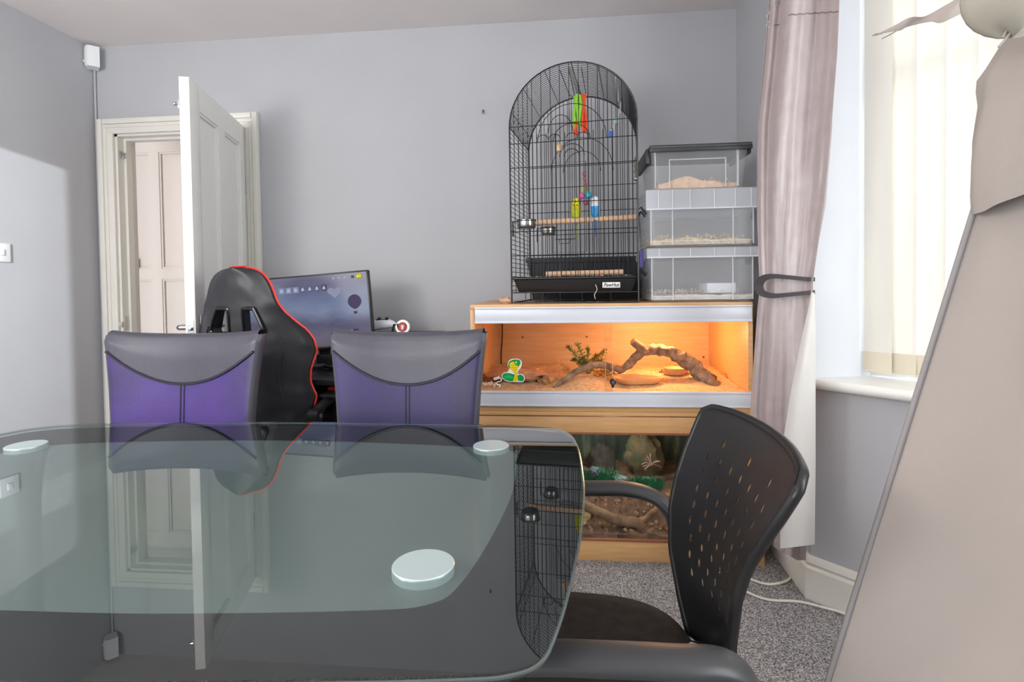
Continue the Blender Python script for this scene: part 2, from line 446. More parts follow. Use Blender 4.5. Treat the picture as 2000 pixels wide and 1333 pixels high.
# door surround: jamb lining, stop, stepped architrave
def surround():
    b = MB()
    b.box(OX0 - .0, OX0 + .022, D, D + .13, 0, OZ); b.box(OX1 - .022, OX1, D, D + .13, 0, OZ); b.box(OX0, OX1, D, D + .13, OZ - .022, OZ)
    b.box(OX0 + .022, OX0 + .036, D + .045, D + .085, 0, OZ - .022); b.box(OX0 + .036, OX1 - .022, D + .045, D + .085, OZ - .036, OZ - .022)
    return b
door_trim = struct('trim_2', surround(), m_cream)
def architrave(x0, x1, z0, z1, hor):
    b = MB()
    if not hor:
        s = 1 if x1 > x0 else -1; a0, a1 = min(x0, x1), max(x0, x1)
        b.box(a0, a1, D - .018, D, z0, z1, .004)
        b.box(min(x0, x0 + s * .03), max(x0, x0 + s * .03), D - .030, D - .016, z0, z1, .004)
        b.box(min(x0 + s * .03, x0 + s * .05), max(x0 + s * .03, x0 + s * .05), D - .023, D - .016, z0, z1, .003)
    else:
        b.box(x0, x1, D - .0192, D, z0, z1 - .001, .004); b.box(x0, x1, D - .0312, D - .016, z1 - .03, z1 - .001, .004); b.box(x0, x1, D - .0242, D - .016, z1 - .05, z1 - .03, .003)
    return b
obj('architrave', architrave(OX0 - .078, OX0 + .008, 0, 2.072, False), m_cream, door_trim)
obj('architrave', architrave(OX1 + .068, OX1 - .008, 0, 2.072, False), m_cream, door_trim)
obj('architrave', architrave(OX0 - .045, OX1 + .035, OZ - .01, 2.072, True), m_cream, door_trim)
k = MB(); k.box(OX0 + .022, OX0 + .03, D + .006, D + .03, 1.86, 1.90, .002)
k.tube([(OX0 + .034, D + .008, 1.87), (OX0 + .034, D + .028, 1.87)], .006, 8); k.tube([(OX0 + .034, D + .008, 1.89), (OX0 + .034, D + .028, 1.89)], .006, 8)
plabel(obj('roller_catch_keep', k, m_chrome, door_trim), 'chrome roller catch keep near the top of the jamb')
k = MB(); k.box(OX0 + .022, OX0 + .026, D + .008, D + .032, .885, .965, .001); k.box(OX0 - .004, OX0 + .024, D - .012, D + .01, .905, .935, .002)
plabel(obj('strike_plate', k, mat('painted brass', (205, 200, 192), .35, .3), door_trim), 'paint-splashed strike plate on the jamb')

# panelled door leaves
def panel_door(w, h, th, M, m, stiles=.105, rails=((0, .21), (.93, 1.07), (None, .11)), mull=.09, name='door_1', parent=None):
    """leaf from hinge x=0 to x=w, faces at y=0 and y=th; four recessed panels"""
    b = MB(); zt = h - rails[2][1]
    b.box(0, stiles, 0, th, 0, h, .002, M=M); b.box(w - stiles, w, 0, th, 0, h, .002, M=M)
    b.box(stiles, w - stiles, 0, th, 0, rails[0][1], M=M); b.box(stiles, w - stiles, 0, th, rails[1][0], rails[1][1], M=M); b.box(stiles, w - stiles, 0, th, zt, h, M=M)
    c = w / 2
    b.box(c - mull/2, c + mull/2, 0, th, rails[0][1], rails[1][0], M=M); b.box(c - mull/2, c + mull/2, 0, th, rails[1][1], zt, M=M)
    leaf = obj(name, b, m, parent)
    for (z0, z1) in ((rails[0][1], rails[1][0]), (rails[1][1], zt)):
        for (x0, x1) in ((stiles, c - mull/2), (c + mull/2, w - stiles)):
            pb = MB(); pb.box(x0, x1, th * .36, th * .64, z0, z1, M=M)
            for yy, s in ((0.0, 1), (th, -1)):       # ovolo beads round the panel
                for (a0, a1, c0, c1) in ((x0, x0 + .012, z0, z1), (x1 - .012, x1, z0, z1), (x0 + .012, x1 - .012, z0, z0 + .012), (x0 + .012, x1 - .012, z1 - .012, z1)):
                    ya, yb = (th * .12, th * .37) if s > 0 else (th * .63, th * .88)
                    pb.box(a0, a1, ya, yb, c0, c1, M=M)
            obj('panel', pb, m, leaf)
    return leaf
dang = 1.8369
# local x runs from the hinge to the free edge, local y towards the room-side face
hx, hy = OX1 - .012, D - .002
ex = Vector((-cos(dang), -sin(dang), 0)); ey = Vector((ex.y, -ex.x, 0))   # ey points away from the side we look at
DM = Matrix(((ex.x, ey.x, 0, hx), (ex.y, ey.y, 0, hy), (0, 0, 1, .008), (0, 0, 0, 1)))
DW, DT = .755, .04
leaf = panel_door(DW, 1.985, DT, DM, m_white)
leaf['kind'] = 'structure'
def lever(side):
    b = MB(); y0 = 0.0 if side < 0 else DT; s = -1 if side < 0 else 1
    xc, zc = DW - .058, .925
    b.box(xc - .022, xc + .022, min(y0, y0 + s * .008), max(y0, y0 + s * .008), zc - .075, zc + .075, .003, M=DM)
    b.tube([DM @ Vector((xc, y0, zc + .02)), DM @ Vector((xc, y0 + s * .045, zc + .02))], .011, 12)
    b.tube([DM @ Vector((xc + .004, y0 + s * .045, zc + .02)), DM @ Vector((xc - .03, y0 + s * .052, zc + .022)), DM @ Vector((xc - .11, y0 + s * .05, zc + .018))], [.011, .010, .009], 12)
    return b
obj('lever_handle', lever(1), m_chrome, leaf); obj('lever_handle', lever(-1), m_chrome, leaf)
b = MB(); b.box(DW, DW + .002, DT/2 - .012, DT/2 + .012, .89, .975, M=DM); b.box(DW, DW + .012, DT/2 - .007, DT/2 + .007, .935, .95, .002, M=DM)
obj('latch_plate', b, m_chrome, leaf)
b = MB(); b.box(DW - .02, DW + .001, DT + .0, DT + .006, 1.855, 1.90, .001, M=DM); b.tube([DM @ Vector((DW - .012, DT + .006, 1.875)), DM @ Vector((DW - .012, DT + .02, 1.875))], .006, 8); b.ball(DM @ Vector((DW - .012, DT + .022, 1.875)), .008, 8, 6)
obj('roller_catch', b, m_chrome, leaf)
for z in (.25, 1.62):
    b = MB(); b.tube([DM @ Vector((-.004, -.004, z)), DM @ Vector((-.004, -.004, z + .09))], .006, 8); b.box(0, .03, -.0015, .0005, z, z + .09, M=DM)
    obj('hinge', b, m_chrome, leaf)

# the hall beyond the doorway
HY = 3.42
struct('wall_hall', MB().box(-3.0, -1.2, HY + .06, HY + .12, 0, ZC).box(-3.06, -3.0, D + .13, HY + .12, 0, ZC).box(-1.26, -1.2, D + .13, HY + .06, 0, ZC), mat('hall wall', (214, 204, 196), .85))
struct('floor_hall', MB().box(-3.0, -1.2, D + .15, HY + .06, -.06, 0), m_carpet)
struct('ceiling_hall', MB().box(-3.0, -1.2, D + .15, HY + .06, ZC, ZC + .06), m_ceil)
hm = at(306, 500, HY).x; hr0, hr1 = at(306, 547, HY).z, at(306, 527, HY).z
HM = Matrix.Translation((hm - .43, HY, .005))
d2 = panel_door(.86, 2.12, .04, HM, m_hall, stiles=.11, rails=((0, .22), (hr0, hr1), (None, .10)), mull=.066, name='door_2'); d2['kind'] = 'structure'
b = MB(); rl = at(267, 517, HY); b.box(rl.x - .02, rl.x + .012, HY - .025, HY + .016, rl.z - .04, rl.z + .04, .004); obj('rim_lock', b, mat('dull grey metal', (170, 158, 152), .5, .4), d2)

# ------------------------------------------------------------------ small wall fittings
t = thing('motion_sensor', 'white alarm motion sensor high in the left corner by the ceiling', 'sensor', (-2.585, 2.80, 2.345))
SM = Matrix.Translation((-2.578, 2.835, 2.40)) @ Matrix.Rotation(radians(-42), 4, 'Z')
rows = []
for z, f in ((-.055, .75), (-.045, .95), (-.01, 1.0), (.03, 1.0), (.052, .95), (.056, .8)):
    rows.append([SM @ Vector((x, -.022 - .022 * f * (1 - (x / .036) ** 2) ** .5 if abs(x) < .036 else -.022, z)) for x in [-.036 + .0072 * i for i in range(11)]] + [SM @ Vector((.036, .022, z)), SM @ Vector((-.036, .022, z))])
b = MB(); b.grid(rows, closed_u=True); n = len(rows[0]); b.f.append(list(range(n))[::-1]); b.m.append(0); b.f.append([(len(rows)-1)*n + i for i in range(n)]); b.m.append(0)
obj('housing', b, m_upvc, t)
b = MB(); b.ball(SM @ Vector((.004, -.044, -.026)), .012, 12, 8, sc=(1, .35, .7)); obj('lens', b, mat('sensor lens', (214, 214, 214), .2), t)
b = MB(); b.tube([(-2.607, 2.868, 2.35), (-2.609, 2.869, 2.0), (-2.607, 2.868, 1.4), (-2.609, 2.869, .8), (-2.608, 2.868, .16)], .005, 6)
tag(obj('sensor_cable', b, mat('painted cable', (192, 192, 196), .6)), 'thin painted cable running down the left corner from the sensor', 'cable')
t = thing('light_switch', 'white light switch on the left wall at the photo edge', 'switch', (XL, 2.325, 1.25))
obj('plate', MB().box(XL, XL + .009, 2.28, 2.368, 1.255, 1.343, .003), m_upvc, t)
obj('rocker', MB().box(XL + .006, XL + .014, 2.312, 2.336, 1.285, 1.315, .002), m_upvc, t)
t = at(944, 217, D)
b = MB(); b.tube([t, t + Vector((0, -.012, .001))], .004, 6); b.tube([t + Vector((0, -.012, .001)), t + Vector((0, -.014, -.016))], .003, 6)
tag(obj('wall_nail', b, mat('rusty nail', (96, 72, 56), .6)), 'small rusty nail left in the bare back wall', 'nail')

t = thing('added_fill_lamp', 'added unseen fill lamp on a slim white stand behind the viewpoint', 'lamp', (-1.75, .05, 0))  # unseen stand added to go with the ceiling fill light
b = MB(); b.lathe([(0, 0), (.14, 0), (.14, .012), (.02, .02), (0, .02)], 28, Matrix.Translation((-1.75, .05, 0))); obj('base', b, m_upvc, t)
b = MB(); b.tube([(-1.75, .05, .02), (-1.75, .05, 1.40)], .011, 12); obj('pole', b, m_upvc, t)
b = MB(); b.lathe([(.012, 1.38), (.03, 1.39), (.022, 1.43), (0, 1.43)], 16, Matrix.Translation((-1.75, .05, 0))); obj('lamp_holder', b, m_upvc, t)
# ------------------------------------------------------------------ vertical blind in the side window
def blind():
    t = thing('vertical_blind', 'cream vertical blind of overlapping slats in the bay window', 'blind', tuple(w0 + bd * .45 + Vector((0, 0, .80))))
    m_slat = cloth('cream blind fabric', (248, 245, 237), .21, .9)
    m_hem = cloth('cream blind hem', (240, 230, 208), .14, .9)
    rail = MB(); q = [w0 + bd * .01 + bn * .01, w0 + bd * .98 + bn * .01, w0 + bd * .98 + bn * .05, w0 + bd * .01 + bn * .05]
    rail.prism([(p.x, p.y) for p in q][::-1], 2.24, 2.28); obj('headrail', rail, m_upvc, t)
    pitch = .0775; wid = .089; tilt = radians(9)
    d = bd * cos(tilt) + bn * sin(tilt); nn = bn * cos(tilt) - bd * sin(tilt)
    for i in range(12):
        c = w0 + bd * (.028 + pitch * i) + bn * .03
        if i == 0: c = w0 + bd * .042 + bn * .045
        s = MB(); G = []
        for z in (2.24, 1.6, .80):
            G.append([c + d * (wid * (u - .5)) + nn * (.004 * (1 - (2*u - 1) ** 2)) + Vector((0, 0, z)) for u in (0, .25, .5, .75, 1)])
        s.sheet(G, .0008); sl = obj('slat', s, m_slat, t)
        h = MB(); G = []
        for z in (.868, .797):
            G.append([c + d * (wid * (u - .5) * 1.01) + nn * (.004 * (1 - (2*u - 1) ** 2) + .0012) + Vector((0, 0, z)) for u in (0, .25, .5, .75, 1)])
        h.sheet(G, .004); obj('bottom_weight', h, m_hem, sl)
    b = MB(); zz = .803
    ch = [w0 + bd * (.0 + .02 * i) + bn * (.052 + .002 * (i % 2)) + Vector((0, 0, zz + .004 * sin(i * .8))) for i in range(48)]
    b.tube(ch, .0012, 5); obj('link_chain', b, m_upvc, t)
blind()

# ------------------------------------------------------------------ curtain, lining, tieback
def curtain():
    def yat(x): return 1.93 - .42 * (x - .65)
    def pt(px, py, off):
        # point on the slanted hanging plane of the curtain
        lo = at(px, py, 1.9); y = yat(lo.x)
        for _ in range(4): lo = at(px, py, y); y = yat(lo.x)
        return at(px, py, y + off)
    t = thing('curtain', 'long mauve satin curtain tied back at the bay window corner', 'curtain', (.78, 1.9, .17))
    Lx = [(-160, 1512), (0, 1502), (100, 1493), (250, 1479), (400, 1478), (520, 1482), (562, 1484), (600, 1480), (700, 1473), (800, 1466), (900, 1472), (1000, 1486), (1062, 1500)]
    Rx = [(-160, 1642), (0, 1640), (100, 1636), (250, 1624), (400, 1610), (520, 1592), (562, 1587), (600, 1590), (700, 1592), (800, 1592), (900, 1588), (1000, 1582), (1092, 1574)]
    ys = [-160 + 14 * i for i in range(90)] + [1095]
    nC = 96
    def depth(s, py):
        a = interp([(-160, .035), (250, .03), (480, .017), (562, .010), (640, .015), (800, .024), (1095, .034)], py)
        ph = .0012 * py
        w = .95 * sin(2*pi*(1.55*s ** 1.1 + .08*sin(3*s + ph)) + .9) + .42 * sin(2*pi*(4.2*s ** .75 + .1) + ph) * max(0, 1.1 - 1.2 * s) + .07*sin(2*pi*7.7*s + ph)
        return a * w * .7 + .005 * noise.noise(Vector((s * 5, py * .010, 1.5))) + .0022 * noise.noise(Vector((s * 14, py * .03, 4)))
    G = []
    for py in ys:
        l, r = interp(Lx, py), interp(Rx, py); row = []
        for j in range(nC):
            s = j / (nC - 1); yy = py
            if py > 1062: yy = lerp(1062, py, min(1, s * 1.3))
            row.append(pt(lerp(l, r, s), yy, depth(s, py)))
        G.append(row)
    b = MB(); b.sheet(G, .0015)
    m_sat = mat('mauve satin', (174, 160, 159), .40, var=.05, vscale=25, sheen=.3, bump=.15, bscale=90)
    obj('satin_panel', b, m_sat, t, smooth=80)
    # pale lining turned out along the leading edge
    m_lin = cloth('white lining', (238, 236, 232), .4, .8, var=.03, vscale=8)
    Ls = [(560, 1586), (600, 1580), (660, 1566), (760, 1546), (860, 1530), (960, 1524), (1072, 1524)]
    G = []
    for py in [572 + 12 * i for i in range(42)] + [1072]:
        l, r = interp(Ls, py), interp([(560, 1590), (640, 1593), (900, 1593), (1072, 1591)], py); row = []
        for j in range(28):
            s = j / 27
            row.append(pt(lerp(l, r, s), py - (8 * s if py > 1060 else 0), -.045 - .02 * min(1, (py - 560) / 200) * (1 - .3 * s) + .008 * sin(5 * s + .004 * py) * min(1, (py - 560) / 150)))
        G.append(row)
    b = MB(); b.sheet(G, .0012); obj('lining', b, m_lin, t, smooth=80)
    G = []
    for py in [120 + 20 * i for i in range(21)]:
        r = interp(Rx, py); row = []
        for j in range(5): row.append(pt(r - 8 + (14 * j / 4) * interp([(120, .2), (250, .7), (400, .8), (540, .4)], py), py, .012))
        G.append(row)
    b = MB(); b.sheet(G, .001); obj('lining_edge', b, m_lin, t, smooth=80)
    # stitched heading line and beaded band at the top
    b = MB()
    b.tube([pt(lerp(1540, 1638, k / 20), 28 - 6 * k / 20 + (2 if k % 3 == 0 else 0), depth(lerp(.29, .99, k/20), 25) - .004) for k in range(21)], .0012, 5)
    b.tube([pt(lerp(1512, 1533, k / 6), 49 - 3 * k / 6, depth(.1 + .02 * k, 48) - .005) for k in range(7)], .0012, 5)
    obj('heading_seam', b, mat('curtain stitching', (120, 104, 104), .7), t)
    b = MB(); bead = MB(); bead.ball((0, 0, 0), .0016, 6, 4)
    for r in range(24):
        for c in range(10):
            px = 1504 + c * 3.1; py = 13 - r * 3.4 - c * .5
            s = (px - 1502) / 138
            b.merge(bead, Matrix.Translation(pt(px, py, depth(s, py) - .004)))
    for i in range(14):
        b.merge(bead, Matrix.Translation(pt(1500 + 3 * sin(i), 20 + 2.6 * i, -.012)))
    obj('beaded_band', b, mat('silver beads', (222, 216, 214), .15, .7), t, kind='stuff')
    # tieback: a dark band looped round the gathered curtain
    tb = MB(); loop = []
    for (px, py, off) in ((1590, 546, .02), (1570, 545, -.03), (1540, 542, -.05), (1508, 540, -.055), (1490, 545, -.05), (1482, 558, -.045), (1488, 572, -.05), (1508, 578, -.055), (1540, 576, -.05), (1570, 573, -.03), (1590, 571, .02)):
        loop.append(pt(px, py, off))
    path = cat_rom(loop, 6)
    wd = [.0065 + .0075 * math.exp(-((k / (len(path) - 1) - .5) / .16) ** 2) for k in range(len(path))]
    for i, p in enumerate(path):
        pass
    n = 6; rows = []
    for i, p in enumerate(path):
        a = path[max(i-1, 0)]; c = path[min(i+1, len(path)-1)]; tg = (c - a).normalized(); vw = Vector((.38, .92, 0)); side = tg.cross(vw).normalized(); fr_ = side.cross(tg).normalized()
        rows.append([p + side * wd[i] + fr_ * .003, p + side * wd[i] - fr_ * .003, p - side * wd[i] - fr_ * .003, p - side * wd[i] + fr_ * .003])
    tb.grid(rows, closed_u=True)
    tag(obj('curtain_tieback', tb, mat('charcoal felt', (62, 58, 60), .8)), 'dark charcoal tieback loop gathering the mauve curtain', 'tieback')
curtain()

# ------------------------------------------------------------------ glass dining table
def table():
    outer = [(-1.463,1.282),(-1.425,1.345),(-1.302,1.388),(-.88,1.427),(-.55,1.432),(-.237,1.425),(-.06,1.405),(.002,1.355),(.024,1.249),(.03,1.05),(.027,.926),(.017,.794),(0,.658),(-.014,.578),(-.028,.533),(-.055,.513),(-.102,.503),(-.246,.487),(-.538,.462),(-.9,.455),(-1.25,.47),(-1.41,.50),(-1.465,.56),(-1.495,.75),(-1.503,.95),(-1.492,1.15)]
    inner = [(-1.317,1.152),(-1.28,1.213),(-1.173,1.248),(-.90,1.28),(-.637,1.291),(-.40,1.278),(-.175,1.253),(-.125,1.235),(-.108,1.168),(-.1,.989),(-.113,.819),(-.136,.68),(-.165,.632),(-.245,.613),(-.483,.59),(-.674,.583),(-1.0,.575),(-1.2,.585),(-1.28,.62),(-1.325,.8),(-1.342,.95),(-1.335,1.08)]
    O = [p for p in cat_rom([(x, y, 0) for x, y in outer], 6, True)]
    I = [p for p in cat_rom([(x, y, 0) for x, y in inner], 6, True)]
    # resample both outlines by angle about the centre so that the printed border is a clean ring
    c = Vector((-.72, .94, 0))
    def ray(poly, a):
        d = Vector((cos(a), sin(a), 0)); best = None
        for p, q in zip(poly, poly[1:] + poly[:1]):
            e = q - p; den = d.x * e.y - d.y * e.x
            if abs(den) < 1e-12: continue
            w = p - c; tt = (w.x * e.y - w.y * e.x) / den; ss = (w.x * d.y - w.y * d.x) / den
            if tt > 0 and -1e-3 <= ss <= 1 + 1e-3 and (best is None or tt > best): best = tt
        return c + d * best
    angs = sorted(set([math.atan2((p - c).y, (p - c).x) for p in O + I]))
    O2 = [ray(O, a) for a in angs]; I2 = [ray(I, a) for a in angs]
    t = thing('dining_table', 'glass dining table with black printed border and clear centre', 'table', (-.72, .94, 0))
    b = MB(); b.prism([(p.x, p.y) for p in O2], .740, .750)
    obj('glass_top', b, glass('tinted table glass', (.79, .85, .84), 2.35), t)
    b = MB(); b.ring([(p.x, p.y) for p in [c + (q - c) * .997 for q in O2]], [(p.x, p.y) for p in I2], .7375, .7392)
    obj('printed_border', b, mat('black printed border', (40, 40, 42), .6, spec=.1), t)
    b = MB(); b.prism([(p.x, p.y) for p in I2], .7376, .7390); obj('added_centre_haze', b, glass('added haze layer', (.82, .86, .855), 1.02, .3, .46, (188, 194, 192), .6), t)  # added haze layer that dulls the view through the clear centre
    b = MB(); b.tube([Vector((p.x, p.y, .745)) for p in O2], .0022, 6, closed=True)
    obj('polished_edge', b, mat('polished glass edge', (84, 92, 90), .2), t)
    m_disc = mat('satin aluminium boss', (206, 222, 220), .32, .55)
    m_leg = mat('satin chrome leg', (196, 200, 200), .22, 1.0)
    for (x, y) in ((-.19, .70), (-.172, 1.235), (-1.285, 1.185), (-1.27, .69)):
        lg = MB(); M = Matrix.Translation((x, y, 0))
        lg.lathe([(.045, 0), (.045, .01), (.024, .02), (.024, .60), (.028, .66), (.036, .715), (.038, .7225), (0, .7225)], 28, M)
        o = obj('leg', lg, m_leg, t)
        d = MB(); d.lathe([(.040, .7225), (.041, .725), (.041, .7510), (.040, .7520), (0, .7520)], 40, M)
        obj('glass_disc', d, m_disc, o)
    # cross stretcher between the legs
    b = MB()
    for (a, q) in (((-.19, .70), (-1.285, 1.185)), ((-.172, 1.235), (-1.27, .69))):
        b.tube([(a[0], a[1], .30 + (.012 if q[1] > 1 else -.012)), (q[0], q[1], .30 + (.012 if q[1] > 1 else -.012))], .011, 10)
    obj('stretcher', b, m_leg, t)
table()

# ------------------------------------------------------------------ dining chairs
def dining_chair(label, loc, rz):
    """local: rear face of the backrest towards -y (the table), seat on the far side"""
    t = thing('dining_chair', label, 'chair', loc, rz, 'black and purple sheen-painted leather dining chairs')
    m_top = mat('black leather', (72, 71, 82), .40, var=.12, vscale=7, bump=.12, bscale=220)
    m_low = mat('purple sheen-painted leather', (50, 38, 98), .46, col2=(42, 36, 70), vscale=3.2, bump=.12, bscale=220)  # purple sheen on black leather, painted into the lower panel's colour
    m_pip = mat('dark piping', (38, 36, 52), .45)
    zt, zb = .962, .50
    def hw(z): return interp([(.50, .218), (.70, .226), (.80, .234), (.90, .246), (.965, .256)], z)
    def top(u): return zt + .006 - .010 * (1 - u * u) + .004 * abs(u) ** 6
    def arc(u): return .815 + .105 * abs(u) ** 2.1
    def yb(u, z): return .030 * (1 - u * u) + .07 * max(0, (z - .62)) - .02
    nU, nT, nB = 33, 8, 16
    rows = []
    for i in range(nT + nB + 1):
        row = []
        for j in range(nU):
            u = -1 + 2 * j / (nU - 1)
            z = lerp(top(u), arc(u), i / nT) if i <= nT else lerp(arc(u), zb, (i - nT) / nB)
            x = u * hw(z); puff = .010 * (1 - abs(u) ** 6)
            if i < 3: puff -= .010 * (1 - i / 3)
            row.append(Vector((x, yb(u, z) - puff, z)))
        rows.append(row)
    b = MB()
    b.grid(rows[:nT + 1], 0, flip=True); b.grid(rows[nT:], 1, flip=True)
    # rounded sides, top and back
    th = .046
    back = [[Vector((p.x * 1.0, p.y + th + .012 * (1 - abs(-1 + 2 * j / (nU - 1)) ** 4), p.z)) for j, p in enumerate(r)] for r in rows]
    b.grid(back, 0)
    def skin(seq_f, seq_b, out):
        G = []
        for k in range(7):
            a = pi * k / 6
            G.append([lerp(f, q, .5 - .5 * cos(a)) + o_ * sin(a) * .014 for f, q, o_ in zip(seq_f, seq_b, out)])
        return G
    b.grid(skin(rows[0], back[0], [Vector((0, 0, 1))] * nU), 0)
    b.grid(skin([r[-1] for r in rows], [r[-1] for r in back], [Vector((1, 0, 0))] * len(rows)), 0, flip=False)
    b.grid(skin([r[0] for r in rows], [r[0] for r in back], [Vector((-1, 0, 0))] * len(rows)), 0, flip=True)
    b.grid(skin(rows[-1], back[-1], [Vector((0, 0, -1))] * nU), 0, flip=True)
    bm = bmesh.new(); bv = [bm.verts.new(p) for p in b.v]
    for f, k in zip(b.f, b.m):
        fc = bm.faces.new([bv[i] for i in f]); fc.material_index = k
    bmesh.ops.remove_doubles(bm, verts=bm.verts, dist=.0004); bmesh.ops.recalc_face_normals(bm, faces=bm.faces)
    b2 = MB(); bm.verts.index_update(); b2.v = [v.co.copy() for v in bm.verts]; b2.f = [[v.index for v in f.verts] for f in bm.faces]; b2.m = [f.material_index for f in bm.faces]; bm.free()
    bk = obj('backrest', b2, [m_top, m_low], t, world=False, smooth=60)
    p = MB(); p.tube([r + Vector((0, -.0035, 0)) for r in rows[nT]], .0042, 6); plabel(obj('curved_piping', p, m_pip, bk, world=False), 'curved dark piping across the backrest')
    p = MB(); mid = nU // 2
    for s in (-.006, .006): p.tube([rows[i][mid] + Vector((s, -.0015, 0)) for i in range(nT, len(rows))], .0016, 5)
    obj('centre_seam', p, m_pip, bk, world=False)
    s = MB(); s.box(-.215, .215, .045, .40, .42, .475, .022, seg=3); obj('seat', s, m_top, t, world=False)
    for sx in (-1, 1):
        for (y0, y1) in ((.37, .375), (.075, .05)):
            l = MB(); P = [(sx * .18, y0, .43), (sx * .185, y1, 0)]; l.tube(P, [.012, .010], 10); obj('leg', l, m_steel, t, world=False)
    f = MB(); f.box(-.19, -.16, .03, .10, .40, .56, .006); f.box(.16, .19, .03, .10, .40, .56, .006); f.box(-.20, .20, .05, .39, .405, .425, .004); obj('seat_frame', f, m_black, t, world=False, kind='stuff')
    return t
dining_chair('black and purple sheen-painted leather dining chair in front of the gaming chair, left one', (-1.219, 1.625, 0), radians(0))
ch0 = [o for o in bpy.data.objects if o.name == 'dining_chair'][0]
ch1 = copy_thing(ch0, (-.484, 1.625, 0), radians(0), 'black and purple sheen-painted leather dining chair in front of the monitor, right one'); ch1.scale = (.92, 1, 1)
bk0 = [c for c in ch0.children if c.name.startswith('backrest')][0]; bk0.data = bk0.data.copy()
bk0.data.materials[1] = mat('bright purple sheen-painted leather', (82, 49, 142), .42, col2=(50, 39, 84), vscale=2.6, bump=.12, bscale=220)  # stronger purple sheen painted into the left chair's lower panel

# ------------------------------------------------------------------ gaming chair
def gaming_chair():
    X0, Y0 = -1.275, 2.12
    t = thing('gaming_chair', 'tall black gaming chair with red piping facing the desk', 'chair', (X0, Y0 + .2, 0), radians(-4)); K = .93
    ox, oy = 0, -.2
    m_le = mat('black chair leather', (40, 40, 44), .42, var=.15, vscale=6, bump=.3, bscale=18)
    m_red = mat('red piping', (226, 58, 48), .45)
    hwt = [(.46, .215), (.56, .225), (.62, .25), (.67, .262), (.725, .245), (.777, .248), (.82, .262), (.86, .275), (.90, .270), (.945, .245), (.98, .212), (1.02, .176), (1.07, .150), (1.12, .132), (1.145, .120), (1.165, .104), (1.18, .085), (1.19, .062), (1.197, .032)]
    hwt = [(z, w * K) for z, w in hwt]
    zs = [.50 + .0145 * i for i in range(51)]; zs = [z for z in zs if z < 1.17] + [1.175, 1.183, 1.190, 1.196]
    nU = 31; outer = []; front = []
    for z in zs:
        w = interp(hwt, z); ro, rf = [], []
        wing = .085 * max(0, min(1, (w - .15) / .12))
        lean = .16 * (z - .5) * -.55
        for j in range(nU):
            u = -1 + 2 * j / (nU - 1)
            fold = .006 * noise.noise(Vector((u * 3, z * 22, 3))) * (1 if z < .9 else .5)
            yb = oy + lean + wing * abs(u) ** 3 - .03 * (1 - u * u) + fold
            ro.append(Vector((u * w, yb, z))); rf.append(Vector((u * w * .97, yb + .048 - .008 * abs(u) ** 4, z)))
        outer.append(ro); front.append(rf)
    b = MB(); b.grid(outer); b.grid(front, flip=True)
    def edge(fs, bs, outv, flip):
        G = []
        for k in range(6):
            a = pi * k / 5; G.append([lerp(f, q, .5 - .5 * cos(a)) + o_ * sin(a) * .018 for f, q, o_ in zip(fs, bs, outv)])
        b.grid(G, flip=flip)
    edge([r[-1] for r in outer], [r[-1] for r in front], [Vector((1, 0, 0))] * len(zs), False)
    edge([r[0] for r in outer], [r[0] for r in front], [Vector((-1, 0, 0))] * len(zs), True)
    edge(outer[-1], front[-1], [Vector((0, 0, .3))] * nU, True); edge(outer[0], front[0], [Vector((0, 0, -1))] * nU, False)
    bm = bmesh.new(); bv = [bm.verts.new(p) for p in b.v]
    for f in b.f: bm.faces.new([bv[i] for i in f])
    bmesh.ops.remove_doubles(bm, verts=bm.verts, dist=.0006); bmesh.ops.recalc_face_normals(bm, faces=bm.faces)
    b2 = MB(); bm.verts.index_update(); b2.v = [v.co.copy() for v in bm.verts]; b2.f = [[v.index for v in f.verts] for f in bm.faces]; b2.m = [0] * len(b2.f); bm.free()
    bk = obj('backrest', b2, m_le, t, world=False, smooth=70)
    holes = []
    for s in (-1, 1):
        q = [(s * x_ * 1.05, z_) for x_, z_ in ((.030, .945), (.030, 1.025), (.036, 1.036), (.070, 1.036), (.080, 1.028), (.108, .955), (.106, .945), (.098, .938), (.038, .938))]
        holes.append(q)
    cm = MB()
    for q in holes:
        n = len(q); cm.add([(x, oy - .35, z) for x, z in q] + [(x, oy + .25, z) for x, z in q], [list(range(n)), list(range(n, 2*n))[::-1]] + [[(i+1) % n, i, n + i, n + (i+1) % n] for i in range(n)])
    bm = bmesh.new(); bv = [bm.verts.new(p) for p in cm.v]
    for f in cm.f: bm.faces.new([bv[i] for i in f])
    bmesh.ops.recalc_face_normals(bm, faces=bm.faces); bm.verts.index_update(); cm.f = [[v.index for v in f.verts] for f in bm.faces]; bm.free()
    cut(bk, cm)
    for q in holes:
        r = MB()
        def yo(z): return oy - .088 * (z - .5) - .03
        ring = cat_rom([(x, 0, z) for x, z in q], 4, True)
        r.tube([Vector((p.x, yo(p.z) + .004, p.z)) for p in ring], .008, 8, closed=True)
        G = [[Vector((p.x, yo(p.z), p.z)) for p in ring], [Vector((p.x, yo(p.z) + .046, p.z)) for p in ring]]
        r.grid(G, closed_u=True)
        plabel(obj('headrest_bezel', r, mat('glossy black plastic', (20, 20, 22), .18), bk, world=False), 'glossy black plastic bezel round a headrest hole')
    pip = MB()
    loop = [r[0] for r in outer] + outer[-1][1:-1] + [r[-1] for r in outer][::-1]
    mids = [lerp(a, c, .42 if o_ >= 0 else .98) + (Vector((o_ if o_ > 0 else .006, 0, 0)) if abs(o_) else Vector((0, 0, .005))) for a, c, o_ in zip(loop, [r[0] for r in front] + front[-1][1:-1] + [r[-1] for r in front][::-1], [-.017] * len(outer) + [0] * (nU - 2) + [.017] * len(outer))]
    pip.tube(mids, .0055, 6); plabel(obj('edge_piping', pip, m_red, bk, world=False), 'red piping round the backrest edge')
